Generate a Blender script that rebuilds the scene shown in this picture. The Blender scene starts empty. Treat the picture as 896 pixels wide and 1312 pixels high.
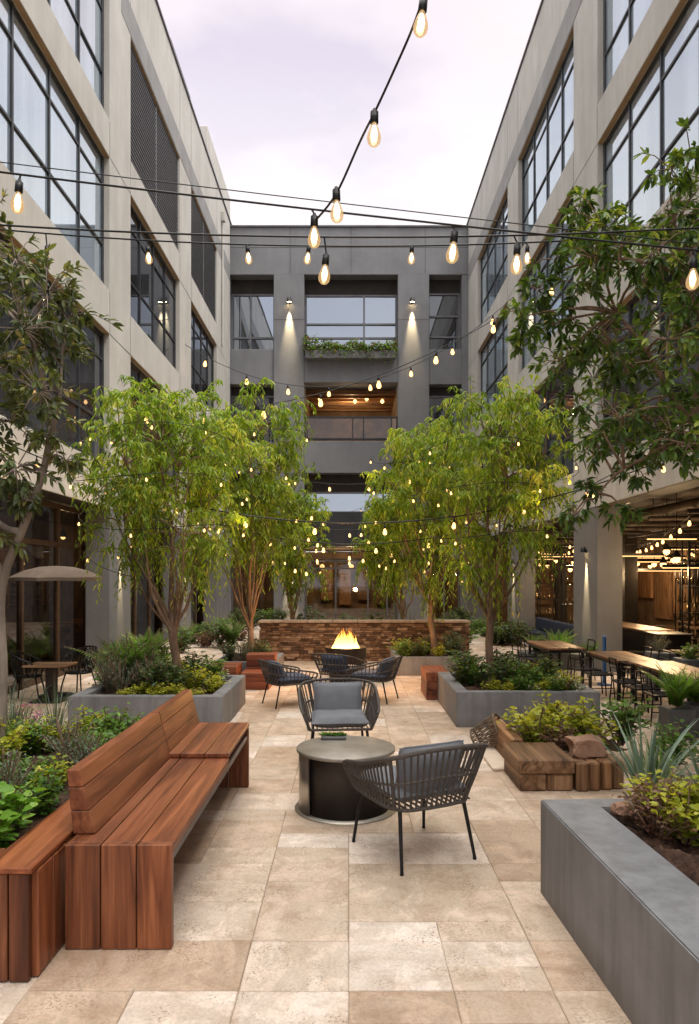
import bpy, bmesh, math, random
import numpy as np
from mathutils import Vector, Matrix, noise
R = math.radians
random.seed(7); rng = np.random.default_rng(7)
SC = bpy.context.scene
COL = SC.collection
EYE, F, CX, HY = 1.6, 900.0, 447.0, 738.0
def at(px, py, Y):
    return Vector(((px-CX)*Y/F, Y, EYE-(py-HY)*Y/F))

# ------------------------------------------------------------------ materials
def newmat(name):
    m = bpy.data.materials.new(name); m.use_nodes = True
    nt = m.node_tree; nt.nodes.clear()
    out = nt.nodes.new('ShaderNodeOutputMaterial')
    return m, nt, out
def N(nt, t, **k):
    n = nt.nodes.new(t)
    for a, v in k.items():
        if a in n.inputs: n.inputs[a].default_value = v
        else: setattr(n, a, v)
    return n
def c4(c): return (c[0], c[1], c[2], 1)
def coords(nt, coord, stretch):
    if coord == 'wc':
        a = N(nt, 'ShaderNodeAttribute', attribute_name='wc'); o = a.outputs['Vector']
    elif coord == 'obj':
        a = N(nt, 'ShaderNodeTexCoord'); o = a.outputs['Object']
    else:
        a = N(nt, 'ShaderNodeNewGeometry'); o = a.outputs['Position']
    mp = N(nt, 'ShaderNodeMapping'); mp.inputs['Scale'].default_value = stretch
    nt.links.new(o, mp.inputs['Vector'])
    return mp.outputs['Vector']
def ramp(nt, fac, stops, interp='LINEAR'):
    r = N(nt, 'ShaderNodeValToRGB'); e = r.color_ramp.elements
    r.color_ramp.interpolation = interp
    while len(e) < len(stops): e.new(.5)
    for i, (p, c) in enumerate(stops):
        e[i].position = p; e[i].color = c4(c) if not isinstance(c, float) else (c, c, c, 1)
    nt.links.new(fac, r.inputs['Fac'])
    return r.outputs['Color']
def mix(nt, a, b, fac, mode='MIX'):
    n = N(nt, 'ShaderNodeMix', data_type='RGBA', blend_type=mode)
    for s, v in ((6, a), (7, b)):
        if isinstance(v, tuple): n.inputs[s].default_value = c4(v)
        else: nt.links.new(v, n.inputs[s])
    if isinstance(fac, (int, float)): n.inputs[0].default_value = fac
    else: nt.links.new(fac, n.inputs[0])
    return n.outputs[2]
def surf(name, c1, c2, scale=6, rough=.6, metal=0, bump=.1, bscale=60, stretch=(1,1,1), coord='pos', detail=6, spec=.4, streak=None, rrange=.12):
    m, nt, out = newmat(name)
    v = coords(nt, coord, stretch)
    n1 = N(nt, 'ShaderNodeTexNoise', Scale=scale, Detail=detail, Roughness=.6); nt.links.new(v, n1.inputs['Vector'])
    col = ramp(nt, n1.outputs['Fac'], [(.3, c1), (.7, c2)])
    if streak:
        v2 = coords(nt, 'pos', streak[0])
        n3 = N(nt, 'ShaderNodeTexNoise', Scale=streak[1], Detail=5, Roughness=.65); nt.links.new(v2, n3.inputs['Vector'])
        col = mix(nt, col, ramp(nt, n3.outputs['Fac'], [(.35, streak[2]), (.62, (1,1,1))]), streak[3], 'MULTIPLY')
    n2 = N(nt, 'ShaderNodeTexNoise', Scale=bscale, Detail=5, Roughness=.6); nt.links.new(v, n2.inputs['Vector'])
    b = N(nt, 'ShaderNodeBump', Strength=bump, Distance=.01); nt.links.new(n2.outputs['Fac'], b.inputs['Height'])
    p = N(nt, 'ShaderNodeBsdfPrincipled', Metallic=metal)
    p.inputs['Specular IOR Level'].default_value = spec
    rr = N(nt, 'ShaderNodeMapRange'); rr.inputs[3].default_value = rough-rrange; rr.inputs[4].default_value = rough+rrange
    nt.links.new(n2.outputs['Fac'], rr.inputs[0]); nt.links.new(rr.outputs[0], p.inputs['Roughness'])
    nt.links.new(col, p.inputs['Base Color']); nt.links.new(b.outputs[0], p.inputs['Normal'])
    nt.links.new(p.outputs[0], out.inputs[0])
    return m
def woodmat(name, dark, mid, light, rough=.42, gs=1.0):
    m, nt, out = newmat(name)
    v = coords(nt, 'wc', (.8*gs, 14*gs, 14*gs))
    n0 = N(nt, 'ShaderNodeTexNoise', Scale=1.0, Detail=9, Roughness=.6, Distortion=.25); nt.links.new(v, n0.inputs['Vector'])
    v1 = coords(nt, 'wc', (.5*gs, 6.5*gs, 6.5*gs))
    w = N(nt, 'ShaderNodeTexNoise', Scale=1.0, Detail=3, Distortion=.8); nt.links.new(v1, w.inputs['Vector'])
    sn = N(nt, 'ShaderNodeMath', operation='MULTIPLY'); nt.links.new(w.outputs['Fac'], sn.inputs[0]); sn.inputs[1].default_value = 11
    fr = N(nt, 'ShaderNodeMath', operation='PINGPONG'); fr.inputs[1].default_value = 1; nt.links.new(sn.outputs[0], fr.inputs[0])
    f = mix(nt, n0.outputs['Fac'], fr.outputs[0], .18)
    f = mix(nt, f, w.outputs['Fac'], .3)
    col = ramp(nt, f, [(.37, dark), (.5, mid), (.64, light)])
    a = N(nt, 'ShaderNodeAttribute', attribute_name='rnd')
    tint = ramp(nt, a.outputs['Fac'], [(0, (.62,.56,.52)), (.5, (1,1,1)), (1, (1.35,1.2,1.05))])
    col = mix(nt, col, tint, 1.0, 'MULTIPLY')
    vf = coords(nt, 'wc', (4*gs, 160*gs, 160*gs))
    nf = N(nt, 'ShaderNodeTexNoise', Scale=1, Detail=3); nt.links.new(vf, nf.inputs['Vector'])
    col = mix(nt, col, ramp(nt, nf.outputs['Fac'], [(.35, (.7,.66,.62)), (.55, (1,1,1))]), .6, 'MULTIPLY')
    b = N(nt, 'ShaderNodeBump', Strength=.15, Distance=.004); nt.links.new(nf.outputs['Fac'], b.inputs['Height'])
    p = N(nt, 'ShaderNodeBsdfPrincipled', Roughness=rough)
    p.inputs['Specular IOR Level'].default_value = .35
    nt.links.new(col, p.inputs['Base Color']); nt.links.new(b.outputs[0], p.inputs['Normal']); nt.links.new(p.outputs[0], out.inputs[0])
    return m
def leafmat(name, stops, trans=.35, rough=.45):
    m, nt, out = newmat(name)
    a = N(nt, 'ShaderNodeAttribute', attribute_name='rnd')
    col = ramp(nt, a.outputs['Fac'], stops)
    p = N(nt, 'ShaderNodeBsdfPrincipled', Roughness=rough); p.inputs['Specular IOR Level'].default_value = .35
    t = N(nt, 'ShaderNodeBsdfTranslucent')
    tc = mix(nt, col, (1.5, 1.35, .55), 1.0, 'MULTIPLY')
    nt.links.new(col, p.inputs['Base Color']); nt.links.new(tc, t.inputs['Color'])
    mx = N(nt, 'ShaderNodeMixShader'); mx.inputs[0].default_value = trans
    nt.links.new(p.outputs[0], mx.inputs[1]); nt.links.new(t.outputs[0], mx.inputs[2]); nt.links.new(mx.outputs[0], out.inputs[0])
    return m
def emis(name, col, s, sample=False):
    m, nt, out = newmat(name)
    e = N(nt, 'ShaderNodeEmission', Strength=s); e.inputs['Color'].default_value = c4(col)
    nt.links.new(e.outputs[0], out.inputs[0])
    if not sample: m.cycles.emission_sampling = 'NONE'
    return m
def glassmat(name, refl, tint, dark, transp, rough=.01, curtain=None):
    """coated window glass: part mirror, part see-through or dark body"""
    m, nt, out = newmat(name)
    g = N(nt, 'ShaderNodeBsdfGlossy', Roughness=rough); g.inputs['Color'].default_value = c4(tint)
    if transp > 0:
        b = N(nt, 'ShaderNodeBsdfTransparent'); b.inputs['Color'].default_value = c4((transp, transp*.96, transp*.92))
    else:
        b = N(nt, 'ShaderNodeBsdfDiffuse'); b.inputs['Color'].default_value = c4(dark)
        if curtain:
            v = coords(nt, 'pos', (1, 1, .05))
            n = N(nt, 'ShaderNodeTexNoise', Scale=1.3, Detail=3); nt.links.new(v, n.inputs['Vector'])
            nt.links.new(ramp(nt, n.outputs['Fac'], [(.4, dark), (.6, curtain)]), b.inputs['Color'])
    fr = N(nt, 'ShaderNodeFresnel', IOR=1.5)
    mr = N(nt, 'ShaderNodeMapRange'); mr.inputs[3].default_value = refl; mr.inputs[4].default_value = 1
    nt.links.new(fr.outputs[0], mr.inputs[0])
    mx = N(nt, 'ShaderNodeMixShader'); nt.links.new(mr.outputs[0], mx.inputs[0])
    nt.links.new(b.outputs[0], mx.inputs[1]); nt.links.new(g.outputs[0], mx.inputs[2]); nt.links.new(mx.outputs[0], out.inputs[0])
    return m

def paving_mat():
    m, nt, out = newmat('travertine')
    a = N(nt, 'ShaderNodeAttribute', attribute_name='rnd')
    v = coords(nt, 'wc', (1,1,1))
    base = ramp(nt, a.outputs['Fac'], [(0, (.43,.315,.225)), (.3, (.51,.385,.285)), (.55, (.56,.435,.33)), (.8, (.63,.515,.41)), (1, (.73,.63,.55))])
    n1 = N(nt, 'ShaderNodeTexNoise', Scale=4.5, Detail=8, Roughness=.68, Distortion=.5); nt.links.new(v, n1.inputs['Vector'])
    cloud = ramp(nt, n1.outputs['Fac'], [(.3, (.74,.66,.58)), (.5, (1,1,1)), (.7, (1.14,1.13,1.12))])
    col = mix(nt, base, cloud, .9, 'MULTIPLY')
    v2 = coords(nt, 'wc', (3, 14, 3))
    n2 = N(nt, 'ShaderNodeTexNoise', Scale=1, Detail=5, Roughness=.6); nt.links.new(v2, n2.inputs['Vector'])
    col = mix(nt, col, ramp(nt, n2.outputs['Fac'], [(.35, (.86,.8,.74)), (.6, (1,1,1))]), .6, 'MULTIPLY')
    nb = N(nt, 'ShaderNodeTexNoise', Scale=2.6, Detail=10, Roughness=.72, Distortion=.9); nt.links.new(v, nb.inputs['Vector'])
    col = mix(nt, col, mix(nt, col, (1.2,1.2,1.22), 1.0, 'MULTIPLY'), ramp(nt, nb.outputs['Fac'], [(.5, 0.0), (.545, .9)]))
    ng = N(nt, 'ShaderNodeTexNoise', Scale=70, Detail=4, Roughness=.7); nt.links.new(v, ng.inputs['Vector'])
    col = mix(nt, col, ramp(nt, ng.outputs['Fac'], [(.35, (.8,.77,.74)), (.6, (1.05,1.05,1.05))]), .7, 'MULTIPLY')
    # clustered pits and rusty chips
    n3 = N(nt, 'ShaderNodeTexNoise', Scale=90, Detail=5, Roughness=.6); nt.links.new(v, n3.inputs['Vector'])
    n4 = N(nt, 'ShaderNodeTexNoise', Scale=5.5, Detail=3); nt.links.new(v, n4.inputs['Vector'])
    cl = ramp(nt, n4.outputs['Fac'], [(.5, 0.0), (.62, 1.0)])
    pit = ramp(nt, n3.outputs['Fac'], [(.55, 0.0), (.6, 1.0)])
    pm = N(nt, 'ShaderNodeMath', operation='MULTIPLY'); nt.links.new(cl, pm.inputs[0]); nt.links.new(pit, pm.inputs[1])
    pf = N(nt, 'ShaderNodeMath', operation='MULTIPLY'); nt.links.new(pm.outputs[0], pf.inputs[0]); pf.inputs[1].default_value = .75
    col = mix(nt, col, (.3,.19,.13), pf.outputs[0])
    # stains that run across joints
    vp = coords(nt, 'pos', (1,1,1))
    n5 = N(nt, 'ShaderNodeTexNoise', Scale=.9, Detail=6, Roughness=.6); nt.links.new(vp, n5.inputs['Vector'])
    col = mix(nt, col, ramp(nt, n5.outputs['Fac'], [(.32, (.8,.76,.73)), (.58, (1,1,1))]), .7, 'MULTIPLY')
    hs = N(nt, 'ShaderNodeMath', operation='SUBTRACT'); nt.links.new(n1.outputs['Fac'], hs.inputs[0]); nt.links.new(pm.outputs[0], hs.inputs[1])
    b = N(nt, 'ShaderNodeBump', Strength=.4, Distance=.006); nt.links.new(hs.outputs[0], b.inputs['Height'])
    p = N(nt, 'ShaderNodeBsdfPrincipled'); p.inputs['Specular IOR Level'].default_value = .35
    nt.links.new(ramp(nt, n1.outputs['Fac'], [(.3, .62), (.7, .42)]), p.inputs['Roughness'])
    nt.links.new(col, p.inputs['Base Color']); nt.links.new(b.outputs[0], p.inputs['Normal']); nt.links.new(p.outputs[0], out.inputs[0])
    return m
def concrete_mat():
    m, nt, out = newmat('planter_concrete')
    v = coords(nt, 'pos', (1,1,1))
    n1 = N(nt, 'ShaderNodeTexNoise', Scale=2.6, Detail=8, Roughness=.62, Distortion=.4); nt.links.new(v, n1.inputs['Vector'])
    col = ramp(nt, n1.outputs['Fac'], [(.28, (.155,.155,.165)), (.5, (.205,.206,.217)), (.72, (.27,.27,.28))])
    v2 = coords(nt, 'pos', (7,7,.55)); n2 = N(nt, 'ShaderNodeTexNoise', Scale=1.6, Detail=6, Roughness=.65); nt.links.new(v2, n2.inputs['Vector'])
    col = mix(nt, col, ramp(nt, n2.outputs['Fac'], [(.36, (.74,.73,.72)), (.55, (1,1,1)), (.72, (1.14,1.14,1.14))]), .8, 'MULTIPLY')
    n3 = N(nt, 'ShaderNodeTexVoronoi', Scale=42); nt.links.new(v, n3.inputs['Vector'])
    n4 = N(nt, 'ShaderNodeTexNoise', Scale=4, Detail=3); nt.links.new(v, n4.inputs['Vector'])
    hole = ramp(nt, n3.outputs['Distance'], [(.05, 1.0), (.12, 0.0)]); msk = ramp(nt, n4.outputs['Fac'], [(.52, 0.0), (.6, 1.0)])
    hm = N(nt, 'ShaderNodeMath', operation='MULTIPLY'); nt.links.new(hole, hm.inputs[0]); nt.links.new(msk, hm.inputs[1])
    col = mix(nt, col, (.07,.07,.072), hm.outputs[0])
    sp = N(nt, 'ShaderNodeSeparateXYZ'); nt.links.new(v, sp.inputs[0])
    zr = N(nt, 'ShaderNodeMapRange'); zr.inputs[1].default_value = .0; zr.inputs[2].default_value = .16; zr.inputs[3].default_value = .75; zr.inputs[4].default_value = -.25
    nt.links.new(sp.outputs['Z'], zr.inputs[0])
    n5 = N(nt, 'ShaderNodeTexNoise', Scale=9, Detail=6, Roughness=.7); nt.links.new(v, n5.inputs['Vector'])
    ad = N(nt, 'ShaderNodeMath', operation='MULTIPLY', use_clamp=True); nt.links.new(zr.outputs[0], ad.inputs[0]); nt.links.new(n5.outputs['Fac'], ad.inputs[1])
    col = mix(nt, col, (.15,.115,.085), ad.outputs[0])
    hs = N(nt, 'ShaderNodeMath', operation='SUBTRACT'); nt.links.new(n5.outputs['Fac'], hs.inputs[0]); nt.links.new(hm.outputs[0], hs.inputs[1])
    b = N(nt, 'ShaderNodeBump', Strength=.25, Distance=.006); nt.links.new(hs.outputs[0], b.inputs['Height'])
    p = N(nt, 'ShaderNodeBsdfPrincipled'); p.inputs['Specular IOR Level'].default_value = .35
    nt.links.new(ramp(nt, n1.outputs['Fac'], [(.3, .5), (.7, .72)]), p.inputs['Roughness'])
    nt.links.new(col, p.inputs['Base Color']); nt.links.new(b.outputs[0], p.inputs['Normal']); nt.links.new(p.outputs[0], out.inputs[0])
    return m
def brick_mat():
    m, nt, out = newmat('stacked_stone')
    a = N(nt, 'ShaderNodeAttribute', attribute_name='rnd')
    base = ramp(nt, a.outputs['Fac'], [(0, (.07,.04,.026)), (.4, (.16,.09,.056)), (.75, (.26,.16,.1)), (1, (.38,.28,.2))])
    v = coords(nt, 'pos', (1,1,1))
    n1 = N(nt, 'ShaderNodeTexNoise', Scale=14, Detail=6); nt.links.new(v, n1.inputs['Vector'])
    col = mix(nt, base, ramp(nt, n1.outputs['Fac'], [(.3, (.6,.55,.5)), (.7, (1.2,1.2,1.2))]), .9, 'MULTIPLY')
    b = N(nt, 'ShaderNodeBump', Strength=.6, Distance=.01); nt.links.new(n1.outputs['Fac'], b.inputs['Height'])
    p = N(nt, 'ShaderNodeBsdfPrincipled', Roughness=.8)
    nt.links.new(col, p.inputs['Base Color']); nt.links.new(b.outputs[0], p.inputs['Normal']); nt.links.new(p.outputs[0], out.inputs[0])
    return m
def flame_mat():
    m, nt, out = newmat('flame')
    a = N(nt, 'ShaderNodeAttribute', attribute_name='wc')
    s = N(nt, 'ShaderNodeSeparateXYZ'); nt.links.new(a.outputs['Vector'], s.inputs[0])
    col = ramp(nt, s.outputs['Z'], [(0, (1,.62,.2)), (.45, (1,.5,.1)), (1, (1,.22,.02))])
    st = N(nt, 'ShaderNodeMapRange'); st.inputs[3].default_value = 9; st.inputs[4].default_value = 1.1; nt.links.new(s.outputs['Z'], st.inputs[0])
    e = N(nt, 'ShaderNodeEmission'); nt.links.new(col, e.inputs['Color']); nt.links.new(st.outputs[0], e.inputs['Strength'])
    t = N(nt, 'ShaderNodeBsdfTransparent')
    v = coords(nt, 'pos', (1,1,.4)); n = N(nt, 'ShaderNodeTexNoise', Scale=22, Detail=3); nt.links.new(v, n.inputs['Vector'])
    ad = N(nt, 'ShaderNodeMath', operation='MULTIPLY'); nt.links.new(n.outputs['Fac'], ad.inputs[0]); 
    zz = N(nt, 'ShaderNodeMapRange'); zz.inputs[3].default_value = .6; zz.inputs[4].default_value = 1.7; nt.links.new(s.outputs['Z'], zz.inputs[0]); nt.links.new(zz.outputs[0], ad.inputs[1])
    f = ramp(nt, ad.outputs[0], [(.35, 0.0), (.85, 1.0)])
    mx = N(nt, 'ShaderNodeMixShader'); nt.links.new(f, mx.inputs[0]); nt.links.new(e.outputs[0], mx.inputs[1]); nt.links.new(t.outputs[0], mx.inputs[2])
    nt.links.new(mx.outputs[0], out.inputs[0]); m.cycles.emission_sampling = 'NONE'
    return m
def bulbglass_mat():
    m, nt, out = newmat('bulb_glass')
    e = N(nt, 'ShaderNodeEmission', Strength=.9); e.inputs['Color'].default_value = (1,.62,.28,1)
    t = N(nt, 'ShaderNodeBsdfTransparent'); t.inputs['Color'].default_value = (1,.93,.82,1)
    g = N(nt, 'ShaderNodeBsdfGlossy', Roughness=.03)
    m1 = N(nt, 'ShaderNodeMixShader'); m1.inputs[0].default_value = .5; nt.links.new(t.outputs[0], m1.inputs[1]); nt.links.new(e.outputs[0], m1.inputs[2])
    m2 = N(nt, 'ShaderNodeMixShader'); m2.inputs[0].default_value = .1; nt.links.new(m1.outputs[0], m2.inputs[1]); nt.links.new(g.outputs[0], m2.inputs[2])
    nt.links.new(m2.outputs[0], out.inputs[0]); m.cycles.emission_sampling = 'NONE'
    return m

ST = ((1.3,1.3,.22), 1.5, (.76,.755,.75), .6)
MT = dict(
    stucco=surf('stucco_greige', (.455,.435,.4), (.525,.505,.47), 1.6, .85, bump=.12, bscale=90, streak=ST),
    stucco_r=surf('stucco_grey', (.42,.405,.38), (.49,.475,.445), 1.6, .85, bump=.12, bscale=90, streak=((1.5,1.5,.25), 1.6, (.72,.72,.72), .62)),
    band=surf('grey_band', (.23,.225,.225), (.3,.295,.29), 2, .8, bump=.1, bscale=80, streak=ST),
    pierpaint=surf('pier_paint', (.135,.133,.135), (.17,.168,.17), 1.8, .75, bump=.08, bscale=80, streak=ST),
    dark=surf('dark_stucco', (.16,.163,.175), (.2,.203,.215), 1.5, .8, bump=.08, bscale=70, streak=((1.4,1.4,.25), 1.4, (.75,.75,.75), .5)),
    soffit=surf('tan_soffit', (.36,.25,.15), (.45,.32,.2), 3, .7),
    flash=surf('metal_flashing', (.12,.12,.13), (.18,.18,.19), 3, .5, .6),
    frame=surf('window_frame', (.028,.03,.035), (.045,.047,.053), 5, .45, .3, bump=.02),
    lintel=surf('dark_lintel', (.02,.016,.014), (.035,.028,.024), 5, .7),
    interior=surf('interior_wall', (.1,.063,.04), (.25,.16,.095), 2.5, .8),
    intceil=surf('interior_ceiling', (.03,.022,.017), (.11,.078,.055), 3, .8),
    intfloor=surf('interior_floor', (.1,.075,.055), (.17,.13,.1), 3, .4),
    screen=surf('screen_metal', (.1,.1,.108), (.15,.15,.16), 6, .5, .3), bronze=surf('bronze_frame', (.06,.035,.022), (.1,.06,.038), 5, .45, .4, bump=.02),
    concrete=concrete_mat(),
    soil=surf('soil', (.016,.008,.005), (.1,.05,.03), 28, .95, bump=.9, bscale=60),
    black=surf('black_metal', (.012,.012,.013), (.022,.021,.021), 20, .42, .5, bump=.03),
    rope=surf('charcoal_rope', (.055,.045,.038), (.1,.083,.072), 60, .75, bump=.3, bscale=200),
    cush=surf('grey_cushion', (.155,.16,.178), (.195,.2,.22), 9, .9, bump=.25, bscale=420, coord='obj'),
    cushblue=surf('blue_cushion', (.045,.06,.1), (.075,.095,.14), 9, .9, bump=.2, bscale=300, coord='obj'),
    tabletop=surf('patina_tabletop', (.2,.17,.138), (.35,.31,.262), 5, .42, .25, bump=.08, bscale=40),
    drum=surf('dark_bronze_drum', (.03,.024,.02), (.055,.045,.04), 4, .42, .5, bump=.05),
    steel=surf('brushed_sheet', (.33,.29,.24), (.5,.45,.39), 3, .33, .8, bump=.05, stretch=(30,30,1)),
    fabric=surf('taupe_canvas', (.1,.072,.053), (.135,.1,.075), 8, .9, bump=.15, bscale=250),
    bark=surf('bark', (.1,.06,.04), (.3,.2,.135), 12, .9, bump=.8, bscale=30, stretch=(1,1,.3)),
    barkgrey=surf('grey_bark', (.13,.1,.08), (.33,.27,.22), 10, .9, bump=.7, bscale=30, stretch=(1,1,.3)),
    rock=surf('red_rock', (.22,.11,.07), (.4,.24,.16), 7, .85, bump=.6, bscale=18),
    cane=surf('cane', (.1,.07,.05), (.2,.15,.1), 20, .7),
    slab=surf('pale_slab', (.62,.49,.37), (.72,.6,.48), 6, .7, bump=.3, bscale=30),
    bluepaint=surf('blue_paint', (.015,.07,.2), (.025,.1,.27), 5, .4), navy=surf('navy_fabric', (.008,.014,.03), (.012,.022,.045), 8, .8),
    ground=surf('earth', (.16,.13,.1), (.24,.2,.16), 1, .9),
    grout=surf('grout', (.26,.2,.15), (.36,.29,.22), 10, .95),
    char=surf('charred_log', (.012,.01,.009), (.05,.035,.025), 20, .9, bump=.8, bscale=40),
    pot=surf('clay_grey_pot', (.07,.07,.072), (.11,.11,.112), 8, .6),
    paver=paving_mat(), brick=brick_mat(), flame=flame_mat(), bulbglass=bulbglass_mat(),
    wood=woodmat('ipe_bench', (.08,.024,.0105), (.18,.058,.0245), (.29,.108,.048)),
    woodblock=woodmat('timber_block', (.08,.04,.02), (.23,.125,.062), (.38,.24,.14), .6),
    woodred=woodmat('red_timber', (.1,.026,.012), (.2,.06,.028), (.3,.11,.055), .5),
    woodtop=woodmat('oak_tabletop', (.11,.055,.026), (.2,.11,.055), (.3,.18,.1), .4),
    pane_sky=glassmat('pane_coated', .42, (.82,.93,1), (.16,.2,.24), 0, curtain=(.34,.41,.48)),
    pane_dark=glassmat('pane_dark', .13, (.8,.85,.92), (.02,.021,.023), 0, curtain=(.045,.046,.05)),
    pane_clear=glassmat('pane_clear', .05, (.9,.93,1), (0,0,0), .55), glassware=surf('glassware', (.25,.15,.07), (.5,.36,.2), 30, .15, .7),
    pane_rail=glassmat('pane_rail', .03, (.9,.95,1), (0,0,0), .88), pane_mid=glassmat('pane_back', .45, (.72,.8,.93), (.05,.055,.06), 0),
    bulb=emis('bulb_glow', (1,.55,.19), 4.2), fil=emis('filament', (1,.72,.36), 42),
    warm=emis('warm_lamp', (1,.55,.2), 4, True), strip=emis('warm_strip', (1,.55,.2), 2.4, True),
    petalw=leafmat('petal_white', [(0, (.7,.7,.75)), (1, (.8,.78,.85))]), petalp=leafmat('petal_pink', [(0, (.45,.12,.3)), (1, (.6,.2,.42))]),
    l_willow=leafmat('leaf_willow', [(0, (.08,.115,.016)), (.4, (.165,.29,.028)), (.75, (.32,.455,.05)), (1, (.56,.57,.11))], .52),
    l_olive=leafmat('leaf_olive', [(0, (0.042,0.061,0.025)), (.5, (0.106,0.141,0.046)), (.85, (0.199,0.224,0.076)), (1, (0.361,0.314,0.133))], .3),
    l_mag=leafmat('leaf_glossy', [(0, (0.034,0.067,0.015)), (.5, (0.085,0.162,0.030)), (.85, (0.171,0.266,0.042)), (1, (0.342,0.418,0.076))], .32, .38),
    l_green=leafmat('leaf_green', [(0, (0.042,0.098,0.020)), (.6, (0.105,0.210,0.035)), (1, (0.224,0.378,0.063))], .35),
    l_bright=leafmat('leaf_bright', [(0, (0.068,0.162,0.020)), (.6, (0.162,0.338,0.041)), (1, (0.324,0.513,0.081))], .4),
    l_yellow=leafmat('leaf_yellowgreen', [(0, (0.130,0.182,0.019)), (.5, (0.338,0.390,0.039)), (1, (0.598,0.572,0.078))], .4),
    l_grey=leafmat('leaf_greygreen', [(0, (0.063,0.091,0.056)), (.6, (0.140,0.189,0.119)), (1, (0.266,0.308,0.224))], .2),
    l_blue=leafmat('leaf_bluegreen', [(0, (0.072,0.120,0.090)), (.6, (0.156,0.240,0.180)), (1, (0.288,0.384,0.300))], .2),
    l_dark=leafmat('leaf_dark', [(0, (0.020,0.044,0.015)), (.6, (0.060,0.105,0.031)), (1, (0.136,0.187,0.060))], .25),
    l_red=leafmat('leaf_russet', [(0, (0.078,0.033,0.026)), (.6, (0.182,0.091,0.058)), (1, (0.260,0.195,0.078))], .3),
)

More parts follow.
